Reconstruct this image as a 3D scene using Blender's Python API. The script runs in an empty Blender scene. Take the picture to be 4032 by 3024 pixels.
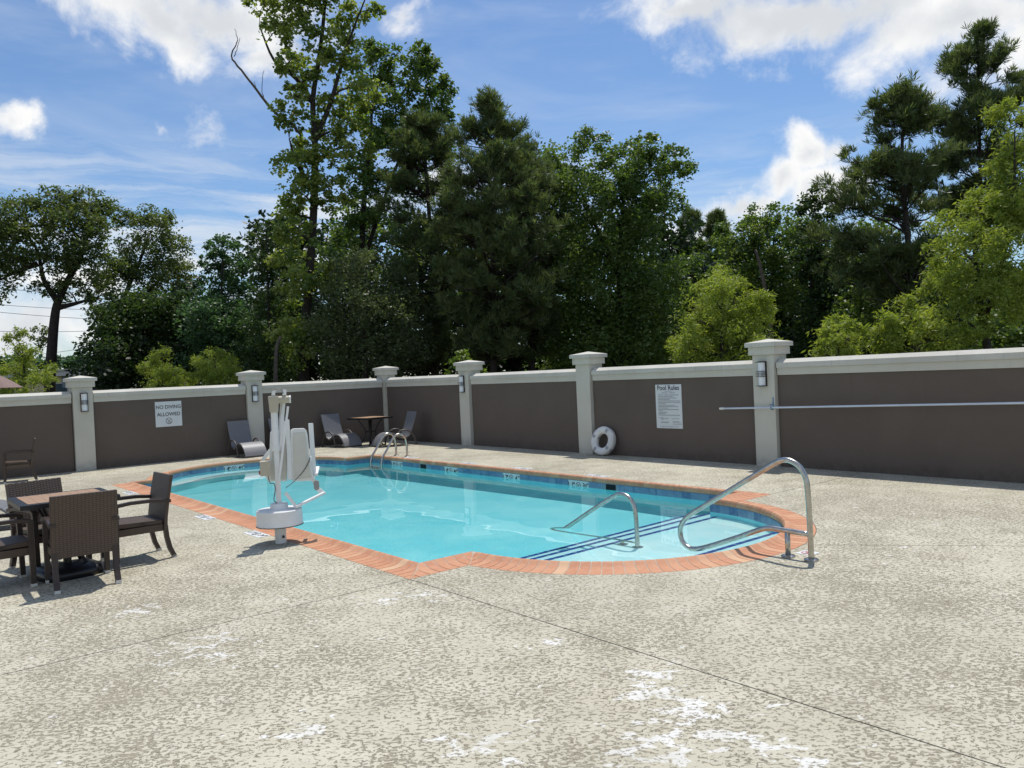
import bpy, bmesh, math, random
import numpy as np
from mathutils import Vector, Matrix
R = math.radians
rng = np.random.default_rng(7); random.seed(7)
sc = bpy.context.scene
COL = sc.collection

# ------------------------------------------------------------------ camera
H = 1.72
FPX, PITCH, ROLL = 3122.377, 0.0127412, -0.0447315            # focal length in photo pixels (4032 wide), tilt, roll
_f = np.array([0, math.cos(PITCH), -math.sin(PITCH)]); _r0 = np.array([1., 0, 0]); _u0 = np.cross(_r0, _f)
_r = math.cos(ROLL)*_r0 + math.sin(ROLL)*_u0; _u = -math.sin(ROLL)*_r0 + math.cos(ROLL)*_u0
cam = bpy.data.cameras.new('camera'); cam.sensor_width = 36; cam.lens = 36*FPX/4032; cam.clip_start = .05; cam.clip_end = 3000
cam_o = bpy.data.objects.new('camera', cam); COL.objects.link(cam_o); sc.camera = cam_o
M = Matrix.Identity(4)
for i in range(3):
    M[i][0] = _r[i]; M[i][1] = _u[i]; M[i][2] = -_f[i]
M[2][3] = H
cam_o.matrix_world = M

def ray(x, y, k=4032/2212):                                    # direction of a pixel of the 2212 px wide view of the photo
    d = _f*FPX + _r*(x*k - 2016) - _u*(y*k - 1512)
    return d/np.linalg.norm(d)
def at(x, y, dist):                                            # the point in that direction at a plan distance from the camera
    d = ray(x, y); t = dist/math.hypot(d[0], d[1]); return np.array([0, 0, H]) + d*t

# ------------------------------------------------------------------ sun, sky, exposure
SUNV = Vector((-.136, -.366, -1.0)).normalized()               # from the pillar and rail shadows on the deck
SUN_EL = math.asin(-SUNV.z); SUN_AZ = math.atan2(-SUNV.x, -SUNV.y)
sun = bpy.data.lights.new('sun', 'SUN'); sun.energy = 4.0; sun.angle = R(.53); sun.color = (1, .955, .89)
sun.cycles.is_caustics_light = True
sun_o = bpy.data.objects.new('sun', sun); COL.objects.link(sun_o)
sun_o.rotation_euler = SUNV.to_track_quat('-Z', 'Y').to_euler(); sun_o.location = (3, 8, 25)
sc.view_settings.view_transform = 'Standard'; sc.view_settings.look = 'None'; sc.view_settings.gamma = 1
sc.view_settings.exposure = 0.0
sc.cycles.max_bounces = 10; sc.cycles.diffuse_bounces = 4; sc.cycles.glossy_bounces = 4
sc.cycles.transmission_bounces = 8; sc.cycles.transparent_max_bounces = 12
sc.cycles.sample_clamp_indirect = 6; sc.cycles.use_denoising = True

class NT:                                                      # small node helper
    def __init__(s, tree): s.t = tree; s.n = tree.nodes; s.l = tree.links
    def add(s, kind, **kw):
        x = s.n.new(kind)
        for k, v in kw.items(): setattr(x, k, v)
        return x
    def put(s, sock, v):
        if isinstance(v, bpy.types.NodeSocket): s.l.new(v, sock)
        elif v is not None: sock.default_value = v
    def math(s, op, a, b=None, c=None, clamp=False):
        x = s.add('ShaderNodeMath', operation=op, use_clamp=clamp)
        for i, v in enumerate((a, b, c)):
            if v is not None: s.put(x.inputs[i], v)
        return x.outputs[0]
    def vmath(s, op, a, b=None, scale=None):
        x = s.add('ShaderNodeVectorMath', operation=op); s.put(x.inputs[0], a)
        if b is not None: s.put(x.inputs[1], b)
        if scale is not None: s.put(x.inputs['Scale'], scale)
        return x.outputs['Value'] if op in ('LENGTH', 'DOT_PRODUCT', 'DISTANCE') else x.outputs[0]
    def noise(s, vec, scale, detail=2, rough=.5, dist=0, dims='3D'):
        x = s.add('ShaderNodeTexNoise', noise_dimensions=dims)
        if vec is not None: s.l.new(vec, x.inputs['Vector'])
        x.inputs['Scale'].default_value = scale; x.inputs['Detail'].default_value = detail
        x.inputs['Roughness'].default_value = rough; x.inputs['Distortion'].default_value = dist
        return x.outputs[0]
    def ss(s, v, lo, hi, a=0., b=1.):
        x = s.add('ShaderNodeMapRange', interpolation_type='SMOOTHSTEP'); s.put(x.inputs[0], v)
        for i, q in enumerate((lo, hi, a, b)): s.put(x.inputs[i+1], q)
        return x.outputs[0]
    def mix(s, f, a, b, mode='MIX'):
        x = s.add('ShaderNodeMix', data_type='RGBA', blend_type=mode); s.put(x.inputs[0], f)
        for i, v in ((6, a), (7, b)):
            s.put(x.inputs[i], v if isinstance(v, bpy.types.NodeSocket) else (*v, 1) if len(v) == 3 else v)
        return x.outputs[2]
    def xyz(s, a, b, c=0.):
        x = s.add('ShaderNodeCombineXYZ')
        for i, v in enumerate((a, b, c)): s.put(x.inputs[i], v)
        return x.outputs[0]

def azel(x, y):
    d = ray(x, y); return math.atan2(d[0], d[1]), math.asin(d[2])
world = bpy.data.worlds.new('World'); sc.world = world; world.use_nodes = True
W = NT(world.node_tree); W.n.clear()
w_out = W.add('ShaderNodeOutputWorld'); bg = W.add('ShaderNodeBackground'); W.l.new(bg.outputs[0], w_out.inputs[0])
SKY_STRENGTH = .105
bg.inputs[1].default_value = SKY_STRENGTH
sky = W.add('ShaderNodeTexSky', sky_type='NISHITA'); sky.sun_disc = False; sky.sun_elevation = SUN_EL; sky.sun_rotation = SUN_AZ
sky.air_density = 1.15; sky.dust_density = .35; sky.ozone_density = 2.2; sky.altitude = 20
dirv = W.add('ShaderNodeTexCoord').outputs['Generated']
sep = W.add('ShaderNodeSeparateXYZ'); W.l.new(dirv, sep.inputs[0])
az = W.math('ARCTAN2', sep.outputs[0], sep.outputs[1]); el = W.math('ARCSINE', sep.outputs[2])
n_a = W.noise(dirv, 5.5, 7, .58); n_b = W.noise(W.vmath('ADD', dirv, (7.3, 1.1, 4.2)), 5.5, 7, .58)
azw = W.math('ADD', az, W.math('MULTIPLY_ADD', n_a, .20, -.10)); elw = W.math('ADD', el, W.math('MULTIPLY_ADD', n_b, .16, -.08))
pw = W.xyz(azw, elw)
CLOUDS = [(330, 45, 190, 66, 1), (480, 10, 220, 95, 1), (580, 105, 100, 52, .8), (250, 25, 110, 40, .9), (700, 90, 60, 50, .5),   # cumulus over the left trees
          (2, 268, 40, 38, .8), (885, 60, 46, 34, .48), (430, 250, 60, 26, .32), (325, 232, 28, 20, .28), (905, 410, 60, 40, .8),
          (1500, 12, 200, 56, 1), (1760, 22, 320, 76, 1), (2050, 45, 310, 92, .9), (2350, 30, 300, 120, .9),                          # bank at the top right
          (1740, 330, 80, 58, 1), (1670, 395, 90, 60, 1), (1590, 440, 115, 55, .95), (1820, 320, 70, 45, .7), (1500, 475, 70, 32, .6), (1780, 420, 140, 70, .9),
          (60, 730, 210, 85, .85), (170, 640, 130, 45, .6), (420, 560, 50, 26, .5), (640, 560, 120, 40, .5)]
m = None
for cx, cy, rx, ry, a in CLOUDS:
    ca, ce = azel(cx, cy); k = 1/1713
    v = W.vmath('MULTIPLY', W.vmath('SUBTRACT', pw, (ca, ce, 0)), (1/(rx*k), 1/(ry*k), 0))
    v = W.math('MULTIPLY', W.math('SUBTRACT', 1.0, W.vmath('LENGTH', v)), a)
    m = v if m is None else W.math('MAXIMUM', m, v)
beh = W.math('SUBTRACT', W.noise(dirv, 2.4, 2, .5), .52)        # scattered cumulus over the rest of the sky
beh = W.math('MULTIPLY_ADD', W.ss(sep.outputs[1], .45, .15), W.math('ADD', W.math('MULTIPLY', beh, 3.), 1.), -1.)
m = W.math('MAXIMUM', m, beh)
fb = W.noise(dirv, 13, 9, .62, .3)
dens = W.ss(W.math('ADD', m, W.math('MULTIPLY_ADD', fb, 1.9, -.95)), -.12, .66)
fb2 = W.noise(W.vmath('ADD', dirv, (0, 0, -.035)), 7, 6, .55)
shade = W.ss(W.math('ADD', W.math('MULTIPLY', fb2, .9), W.math('MULTIPLY', m, -.30)), .12, .42)
ccol = W.mix(shade, (.70, .73, .77), (1.0, 1.0, .99))
# thin cirrus
stre = W.noise(W.vmath('MULTIPLY', W.xyz(W.math('ADD', az, W.math('MULTIPLY', el, .35)), W.math('ADD', el, W.math('MULTIPLY', n_a, .05))), (3.2, 30, 0)), 1.0, 6, .62, .6)
band = W.math('MULTIPLY', W.ss(el, .04, .13), W.ss(el, .32, .20))
cir = W.math('MULTIPLY', W.ss(stre, .36, .68), W.math('MULTIPLY', band, W.ss(az, .25, -.15, .40, .95)))
veil = W.math('MULTIPLY', W.ss(W.noise(W.vmath('MULTIPLY', W.xyz(az, el), (2.5, 9, 0)), 1.0, 5, .6, .5), .42, .80), .34)
thin = W.math('MAXIMUM', cir, veil)
def kf(c): return tuple(x/SKY_STRENGTH for x in c)
skyc = W.mix(1.0, sky.outputs[0], (.80, .95, 1.13), 'MULTIPLY')
c1 = W.mix(thin, skyc, kf((.74, .80, .88)))
ccs = W.vmath('SCALE', ccol, scale=1/SKY_STRENGTH)
c2 = W.mix(dens, c1, ccs)
W.l.new(c2, bg.inputs[0])

# ------------------------------------------------------------------ helpers
def tag(o, label=None, cat=None, group=None, kind=None):
    if label: o['label'] = label
    if cat: o['category'] = cat
    if group: o['group'] = group
    if kind: o['kind'] = kind
    return o
def empty(name, loc=(0, 0, 0), rz=0, **kw):
    o = bpy.data.objects.new(name, None); COL.objects.link(o); o.location = loc; o.rotation_euler = (0, 0, rz); o.empty_display_size = .2
    return tag(o, **kw)
def link(name, me, parent=None, mat=None):
    o = bpy.data.objects.new(name, me); COL.objects.link(o)
    if mat is not None and not me.materials: me.materials.append(mat)
    if parent is not None: o.parent = parent
    return o
def copy_tree(o, parent=None):
    c = o.copy(); COL.objects.link(c); c.parent = parent
    for ch in list(o.children): copy_tree(ch, c)
    return c

class MB:                                                      # mesh builder
    def __init__(s): s.v = []; s.f = []
    def add(s, vs, fs):
        b = len(s.v); s.v += [tuple(map(float, p)) for p in vs]; s.f += [tuple(i+b for i in f) for f in fs]; return s
    def box(s, c, d, rot=None):
        x, y, z = (q/2 for q in d)
        vs = [Vector((i*x, j*y, k*z)) for i in (-1, 1) for j in (-1, 1) for k in (-1, 1)]
        if rot is not None: vs = [rot @ p for p in vs]
        vs = [p + Vector(c) for p in vs]
        return s.add(vs, [(0, 1, 3, 2), (4, 6, 7, 5), (0, 4, 5, 1), (2, 3, 7, 6), (0, 2, 6, 4), (1, 5, 7, 3)])
    def box2(s, a, b): return s.box([(p+q)/2 for p, q in zip(a, b)], [abs(q-p) for p, q in zip(a, b)])
    def bar(s, a, b, w, h=None, up=(0, 0, 1)):                   # square bar from a to b
        a, b = Vector(a), Vector(b); h = h or w; d = (b-a).normalized(); upv = Vector(up)
        if abs(d.dot(upv)) > .98: upv = Vector((0, 1, 0))
        x = d.cross(upv).normalized(); y = x.cross(d)
        vs = [p + x*i*w/2 + y*j*h/2 for p in (a, b) for i, j in ((-1, -1), (1, -1), (1, 1), (-1, 1))]
        return s.add(vs, [(3, 2, 1, 0), (4, 5, 6, 7)] + [(i, (i+1) % 4, 4+(i+1) % 4, 4+i) for i in range(4)])
    def tube(s, pts, r, n=10, cap=True):
        P = [Vector(p) for p in pts]; rr = r if hasattr(r, '__len__') else [r]*len(P)
        T = [(P[min(i+1, len(P)-1)]-P[max(i-1, 0)]).normalized() for i in range(len(P))]
        x = T[0].orthogonal().normalized(); vs = []; fs = []
        for i, p in enumerate(P):
            x = (x - T[i]*x.dot(T[i])).normalized(); y = T[i].cross(x)
            vs += [p + (x*math.cos(2*math.pi*k/n) + y*math.sin(2*math.pi*k/n))*rr[i] for k in range(n)]
        for i in range(len(P)-1):
            fs += [(i*n+k, i*n+(k+1) % n, (i+1)*n+(k+1) % n, (i+1)*n+k) for k in range(n)]
        if cap: fs += [tuple(range(n-1, -1, -1)), tuple((len(P)-1)*n+k for k in range(n))]
        return s.add(vs, fs)
    def lathe(s, prof, n=24, c=(0, 0, 0)):
        vs = []; fs = []; m_ = len(prof)
        for k in range(n):
            a = 2*math.pi*k/n
            vs += [(c[0]+r_*math.cos(a), c[1]+r_*math.sin(a), c[2]+z_) for r_, z_ in prof]
        for k in range(n):
            for i in range(m_-1): fs.append((k*m_+i, ((k+1) % n)*m_+i, ((k+1) % n)*m_+i+1, k*m_+i+1))
        fs += [tuple(k*m_ for k in range(n))[::-1], tuple(k*m_+m_-1 for k in range(n))]
        return s.add(vs, fs)
    def prism(s, poly, z0, z1):
        n = len(poly)
        return s.add([(*p, z0) for p in poly] + [(*p, z1) for p in poly],
                     [tuple(range(n-1, -1, -1)), tuple(range(n, 2*n))] + [(i, (i+1) % n, n+(i+1) % n, n+i) for i in range(n)])
    def slab(s, prof, x0, x1):                                   # profile in (y, z) extruded along x
        n = len(prof)
        return s.add([(x0, *p) for p in prof] + [(x1, *p) for p in prof],
                     [tuple(range(n)), tuple(range(2*n-1, n-1, -1))] + [(i, n+i, n+(i+1) % n, (i+1) % n) for i in range(n)])
    def mesh(s, name='mesh', mat=None, smooth=False, bevel=0, seg=2, fix=True):
        me = bpy.data.meshes.new(name); me.from_pydata(s.v, [], s.f)
        if fix or bevel:
            bm = bmesh.new(); bm.from_mesh(me)
            if bevel:
                es = [e_ for e_ in bm.edges if len(e_.link_faces) == 2 and e_.calc_face_angle(0) > R(35)]
                bmesh.ops.bevel(bm, geom=es, offset=bevel, segments=seg, affect='EDGES', profile=.7, clamp_overlap=True)
            bmesh.ops.recalc_face_normals(bm, faces=bm.faces[:]); bm.to_mesh(me); bm.free()
        if mat: me.materials.append(mat)
        if smooth:
            me.polygons.foreach_set('use_smooth', [True]*len(me.polygons))
            if smooth != 'all': me.set_sharp_from_angle(angle=R(38))
        return me
    def build(s, name, mat=None, parent=None, **kw): return link(name, s.mesh(name, mat, **kw), parent)

def spline(pts, n=6):                                          # Catmull-Rom through points
    P = [np.array(p, float) for p in pts]; P = [2*P[0]-P[1]] + P + [2*P[-1]-P[-2]]; out = []
    for i in range(1, len(P)-2):
        a, b, c, d = P[i-1:i+3]
        for k in range(n):
            t = k/n; out.append(.5*((2*b) + (c-a)*t + (2*a-5*b+4*c-d)*t*t + (3*b-a-3*c+d)*t**3))
    return out + [P[-2]]

def text_mesh(txt, size, mat, align='CENTER', depth=0, bold=0, sx=1):
    cu = bpy.data.curves.new('text', 'FONT'); cu.body = txt; cu.size = size; cu.align_x = align; cu.align_y = 'CENTER'; cu.offset = bold; cu.resolution_u = 3
    cu.extrude = depth
    o = bpy.data.objects.new('text', cu); COL.objects.link(o)
    me = bpy.data.meshes.new_from_object(o.evaluated_get(bpy.context.evaluated_depsgraph_get()))
    bpy.data.objects.remove(o); bpy.data.curves.remove(cu)
    if sx != 1: me.transform(Matrix.Diagonal((sx, 1, 1, 1)))
    me.materials.clear(); me.materials.append(mat); return me

# ------------------------------------------------------------------ materials
def material(name, col, rough=.6, metal=0, spec=.5, coat=0):
    m_ = bpy.data.materials.new(name); m_.use_nodes = True; b = m_.node_tree.nodes['Principled BSDF']
    b.inputs['Base Color'].default_value = (*col, 1); b.inputs['Roughness'].default_value = rough; b.inputs['Metallic'].default_value = metal
    b.inputs['Specular IOR Level'].default_value = spec; b.inputs['Coat Weight'].default_value = coat
    return m_
def nodes(m_): N = NT(m_.node_tree); return N, N.n['Principled BSDF'], N.n['Material Output']
def mottled(name, col, col2, scale=3, rough=.7, bump=0, bscale=60, metal=0, spec=.4, world_co=False, detail=5):
    m_ = material(name, col, rough, metal, spec); N, b, o = nodes(m_)
    co = N.add('ShaderNodeNewGeometry').outputs['Position'] if world_co else N.add('ShaderNodeTexCoord').outputs['Object']
    N.l.new(N.mix(N.ss(N.noise(co, scale, detail, .6), .3, .7), col, col2), b.inputs['Base Color'])
    if bump:
        bp = N.add('ShaderNodeBump'); bp.inputs['Strength'].default_value = bump; bp.inputs['Distance'].default_value = .004
        N.l.new(N.noise(co, bscale, 4, .6), bp.inputs['Height']); N.l.new(bp.outputs[0], b.inputs['Normal'])
    return m_

MAT = {}
MAT['white_plastic'] = mottled('white_plastic', (.81, .81, .77), (.74, .74, .69), 4, .42)
MAT['white_paint'] = mottled('white_powdercoat', (.85, .85, .83), (.79, .79, .76), 6, .35)
MAT['beige_plastic'] = mottled('beige_plastic', (.52, .47, .36), (.45, .41, .31), 5, .45)
MAT['cream_plastic'] = mottled('cream_plastic', (.66, .64, .56), (.60, .58, .50), 4, .45)
MAT['grey_plastic'] = material('grey_plastic', (.30, .29, .27), .5)
MAT['cable'] = material('cable_rubber', (.16, .16, .155), .5)
MAT['black'] = material('black_metal', (.010, .010, .012), .38)
MAT['opening_shade'] = material('opening_shade', (.004, .006, .008), .9)
MAT['chrome'] = mottled('stainless_steel', (.56, .54, .49), (.42, .40, .36), 18, .26, metal=1)
MAT['cap'] = material('leg_cap', (.62, .60, .55), .5)
MAT['print'] = material('black_print', (.012, .013, .015), .6)
MAT['print_grey'] = material('grey_print', (.20, .22, .23), .6)
MAT['print_red'] = material('red_print', (.42, .03, .025), .6)
MAT['sign'] = mottled('sign_white', (.70, .72, .72), (.66, .68, .68), 5, .45)
MAT['shade'] = material('frosted_glass', (.80, .82, .84), .35)
MAT['bronze'] = material('dark_bronze', (.045, .035, .03), .45, .6)
MAT['canopy'] = mottled('mauve_canvas', (.24, .165, .145), (.21, .145, .13), 9, .9)
MAT['ring'] = mottled('ring_foam', (.80, .79, .76), (.62, .61, .58), 5, .55)
MAT['webbing'] = material('grey_webbing', (.36, .36, .38), .8)
MAT['bark'] = mottled('bark', (.055, .043, .034), (.022, .018, .015), 14, .95, .8, 30)
MAT['deadwood'] = mottled('dead_wood', (.16, .13, .10), (.07, .055, .045), 9, .95, .5, 30)
MAT['blue_tile'] = material('navy_trim_tile', (.025, .075, .30), .25)
MAT['pole'] = mottled('pale_aluminium', (.66, .72, .80), (.58, .63, .70), 4, .35, metal=.2)
MAT['hook'] = material('blue_vinyl', (.10, .26, .42), .5)

def plaster_mat(name, c1_, c2_):
    m_ = material(name, c1_, .7, 0, .2); N, b, o = nodes(m_)
    co = N.add('ShaderNodeNewGeometry').outputs['Position']
    f = N.ss(N.noise(co, 1.3, 6, .62, .6), .35, .68)
    N.l.new(N.mix(f, c1_, c2_), b.inputs['Base Color']); return m_
MAT['plaster'] = plaster_mat('deep_tint_plaster', (.23, .77, .82), (.33, .85, .87))  # light absorbed by deep water is put into the plaster colour
MAT['plaster_shallow'] = plaster_mat('shallow_tint_plaster', (.52, .88, .88), (.66, .93, .91))  # paler tint for shallow water, also put into the plaster colour

def stucco(name, c1_, c2_, stain, bscale=220):
    m_ = material(name, c1_, .9, 0, .2); N, b, o = nodes(m_)
    co = N.add('ShaderNodeNewGeometry').outputs['Position']
    c = N.mix(N.ss(N.noise(co, 1.1, 6, .6, .4), .3, .72), c1_, c2_)
    streak = N.ss(N.noise(N.vmath('MULTIPLY', co, (9, 9, .9)), 1.0, 5, .65), .58, .80, 0, .45)
    c = N.mix(streak, c, stain)
    zz = N.add('ShaderNodeSeparateXYZ'); N.l.new(co, zz.inputs[0])
    spl = N.math('MULTIPLY', N.ss(N.math('ADD', zz.outputs[2], N.math('MULTIPLY', N.noise(co, 4, 5, .65), .35)), .42, .16), N.ss(N.noise(co, 9, 4, .6), .35, .65, .15, .6))
    c = N.mix(spl, c, tuple(q*.55 for q in c1_))                   # rain splash along the foot
    drip = N.math('MULTIPLY', N.ss(N.noise(N.vmath('MULTIPLY', co, (14, 14, .35)), 1.0, 4, .6), .56, .74), N.ss(zz.outputs[2], .9, 1.5, 0, .35))
    c = N.mix(drip, c, tuple(q*.72 for q in c2_))
    N.l.new(c, b.inputs['Base Color'])
    bp = N.add('ShaderNodeBump'); bp.inputs['Strength'].default_value = .5; bp.inputs['Distance'].default_value = .003
    N.l.new(N.math('ADD', N.noise(co, bscale, 3, .6), N.math('MULTIPLY', N.noise(co, 25, 3, .5), .8)), bp.inputs['Height']); N.l.new(bp.outputs[0], b.inputs['Normal'])
    return m_
MAT['brown_stucco'] = stucco('brown_stucco', (.140, .113, .094), (.126, .102, .085), (.156, .130, .110))
MAT['cream_stucco'] = stucco('cream_stucco', (.60, .575, .495), (.55, .525, .45), (.43, .41, .35))
MAT['cap_stucco'] = stucco('cap_stucco', (.61, .59, .52), (.52, .50, .44), (.28, .265, .23))

def deck_mat():
    m_ = material('knockdown_deck', (.5, .48, .4), .85, 0, .25); N, b, o = nodes(m_)
    p = N.add('ShaderNodeNewGeometry').outputs['Position']
    big = N.noise(p, .55, 3, .55); mid = N.noise(p, 2.3, 3, .55)
    pa = N.vmath('MULTIPLY', p, (.70, 1.0, 1.0))
    n1 = N.noise(pa, 47, 5.0, .60, .6)
    thr = N.math('ADD', .468, N.math('ADD', N.math('MULTIPLY_ADD', big, .24, -.12), N.math('MULTIPLY_ADD', mid, .20, -.10)))
    d = N.math('SUBTRACT', n1, thr)
    flat = N.ss(d, -.006, .010)                                  # trowelled plateaus
    rim_shade = N.math('MULTIPLY', N.ss(d, -.055, -.018), N.ss(d, .006, -.006))  # shadow of the ridge edges, put into the colour as dark lines
    fine = N.noise(p, 85, 4, .6)
    valley = N.mix(N.ss(fine, .32, .66), (.215, .190, .132), (.390, .358, .264))
    tone = N.noise(p, 3.1, 5, .6)
    top = N.mix(N.ss(tone, .3, .7), (.480, .450, .345), (.562, .530, .418))
    top = N.mix(N.ss(N.noise(p, .35, 3, .5), .50, .72, 0, .35), top, (.49, .43, .325))
    c = N.mix(flat, valley, top)
    c = N.mix(N.math('MULTIPLY', rim_shade, .90), c, (.100, .085, .058))
    # worn white patches
    spots = None
    for (x, y, rx, ry) in SPOTS:
        v = N.math('SUBTRACT', 1.0, N.vmath('LENGTH', N.vmath('MULTIPLY', N.vmath('SUBTRACT', p, (x, y, 0)), (1/rx, 1/ry, 0))))
        spots = v if spots is None else N.math('MAXIMUM', spots, v)
    wn = N.math('ADD', N.noise(pa, 10, 5, .55, .6), N.math('MULTIPLY', N.ss(spots, -.6, .9), .165))
    white = N.math('MULTIPLY', N.ss(wn, .676, .698), N.ss(d, -.036, -.008))
    c = N.mix(white, c, N.mix(N.ss(tone, .35, .6), (.62, .605, .54), (.72, .71, .67)))
    dirt = N.ss(N.noise(p, .8, 6, .65), .52, .78, 0, .34)
    c = N.mix(dirt, c, (.25, .22, .16))
    c = N.mix(N.ss(N.noise(p, .23, 4, .55), .40, .66, 0, .30), c, (.33, .30, .225))
    N.l.new(c, b.inputs['Base Color'])
    h = N.math('ADD', N.ss(d, -.05, .012), N.math('MULTIPLY', fine, .25))
    bp = N.add('ShaderNodeBump'); bp.inputs['Strength'].default_value = .55; bp.inputs['Distance'].default_value = .0035
    N.l.new(h, bp.inputs['Height']); N.l.new(bp.outputs[0], b.inputs['Normal'])
    return m_
def gpt(x, y, z=0):                                            # pixel (2212 px view) to the deck
    d = ray(x, y); t = (z-H)/d[2]; return np.array([0, 0, H]) + d*t
SPOTS = []
for (x, y, wx, wy) in [(1390, 1462, .24, .26), (1520, 1535, .36, .30), (1600, 1600, .34, .26), (1700, 1640, .26, .2), (1060, 1610, .28, .25), (430, 1400, .35, .4), (880, 1290, .40, .26), (660, 1575, .3, .15), (1180, 1388, .15, .12), (1440, 1500, .3, .24), (1400, 1630, .4, .2), (290, 1320, .2, .3), (1480, 1580, .4, .3)]:
    p = gpt(x, y); SPOTS.append((p[0], p[1], wx, wy))
MAT['deck'] = deck_mat()
MAT['mortar'] = mottled('mortar', (.52, .45, .36), (.42, .36, .28), 30, .95)
MAT['subbase'] = material('joint_dirt', (.10, .088, .07), .95)
MAT['soil'] = mottled('soil_and_litter', (.055, .05, .028), (.035, .045, .016), 1.5, .95)

def brick_mat():
    m_ = material('terracotta_brick', (.5, .22, .13), .7, 0, .3); N, b, o = nodes(m_)
    oi = N.add('ShaderNodeObjectInfo').outputs['Random']; co = N.add('ShaderNodeNewGeometry').outputs['Position']
    rp = N.add('ShaderNodeValToRGB'); N.l.new(oi, rp.inputs[0]); cr = rp.color_ramp; cr.interpolation = 'CONSTANT'
    cols = [(0, (.52, .245, .135)), (.2, (.55, .275, .155)), (.38, (.49, .220, .120)), (.52, (.57, .310, .180)), (.66, (.53, .252, .142)), (.86, (.60, .375, .225)), (.93, (.50, .228, .128))]
    while len(cr.elements) < len(cols): cr.elements.new(.5)
    for e_, (p_, c_) in zip(cr.elements, cols): e_.position = p_; e_.color = (*c_, 1)
    c = N.mix(N.ss(N.noise(co, 16, 6, .65, .5), .42, .72, 0, .40), rp.outputs[0], (.62, .38, .23))
    c = N.mix(N.ss(N.noise(co, 45, 4, .6), .60, .75, 0, .35), c, (.24, .12, .075))
    N.l.new(c, b.inputs['Base Color'])
    bp = N.add('ShaderNodeBump'); bp.inputs['Strength'].default_value = .3; bp.inputs['Distance'].default_value = .002
    N.l.new(N.noise(co, 130, 4, .6), bp.inputs['Height']); N.l.new(bp.outputs[0], b.inputs['Normal']); return m_
MAT['brick'] = brick_mat()
def tile_mat():
    m_ = material('waterline_tile', (.05, .14, .28), .3, 0, .5); N, b, o = nodes(m_)
    oi = N.add('ShaderNodeObjectInfo').outputs['Random']; co = N.add('ShaderNodeNewGeometry').outputs['Position']
    c = N.mix(oi, (.045, .115, .24), (.15, .25, .37))
    c = N.mix(N.ss(N.noise(co, 11, 4, .6, .7), .40, .70, 0, .6), c, (.20, .32, .42))
    sc_ = N.ss(N.noise(N.vmath('MULTIPLY', co, (38, 38, 4)), 1.0, 4, .6), .56, .70, 0, .75)      # lime streaks
    c = N.mix(N.math('MULTIPLY', sc_, N.ss(N.noise(co, .7, 2, .5), .46, .60)), c, (.42, .46, .47))
    N.l.new(c, b.inputs['Base Color']); return m_
MAT['tile'] = tile_mat()

def wicker_mat(name, c1_, c2_, su, sv, rough=.45):
    m_ = material(name, c1_, rough, 0, .5); N, b, o = nodes(m_)
    co = N.add('ShaderNodeTexCoord').outputs['Object']; g_ = N.add('ShaderNodeNewGeometry').outputs['Position']
    s_ = N.add('ShaderNodeSeparateXYZ'); N.l.new(co, s_.inputs[0])
    u = N.math('ADD', s_.outputs[0], N.math('MULTIPLY', s_.outputs[1], .02)); v = N.math('ADD', s_.outputs[2], N.math('MULTIPLY', s_.outputs[1], .9))
    col_ = N.math('FLOOR', N.math('MULTIPLY', u, su))
    par = N.math('MULTIPLY', N.math('MODULO', N.math('ADD', col_, 1000), 2), .5)
    cu = N.math('SINE', N.math('MULTIPLY', N.math('FRACT', N.math('MULTIPLY', u, su)), math.pi))
    rv = N.math('SINE', N.math('MULTIPLY', N.math('FRACT', N.math('ADD', N.math('MULTIPLY', v, sv), par)), math.pi))
    hgt = N.math('MULTIPLY', N.math('POWER', cu, .3), N.math('POWER', rv, .7))
    c = N.mix(N.ss(hgt, .15, .75), tuple(q*.28 for q in c1_), N.mix(N.noise(g_, 25, 3, .6), c1_, c2_))
    N.l.new(c, b.inputs['Base Color'])
    bp = N.add('ShaderNodeBump'); bp.inputs['Strength'].default_value = .8; bp.inputs['Distance'].default_value = .004
    N.l.new(hgt, bp.inputs['Height']); N.l.new(bp.outputs[0], b.inputs['Normal']); return m_
MAT['wicker'] = wicker_mat('brown_wicker', (.085, .056, .039), (.125, .084, .058), 34, 62)
MAT['wicker_grey'] = wicker_mat('grey_wicker', (.19, .19, .20), (.27, .27, .28), 42, 70, .4)
MAT['rattan'] = mottled('brown_rattan_frame', (.058, .041, .033), (.042, .030, .024), 60, .4, .6, 160)
MAT['rattan_grey'] = mottled('grey_rattan_frame', (.105, .09, .082), (.07, .06, .056), 60, .42, .6, 160)
def wood_mat():
    m_ = material('table_slats', (.2, .11, .07), .45); N, b, o = nodes(m_)
    co = N.add('ShaderNodeTexCoord').outputs['Object']
    N.l.new(N.mix(N.noise(N.vmath('MULTIPLY', co, (3, 60, 3)), 1.0, 4, .6), (.30, .175, .095), (.44, .28, .165)), b.inputs['Base Color']); return m_
MAT['wood'] = wood_mat()

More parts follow.
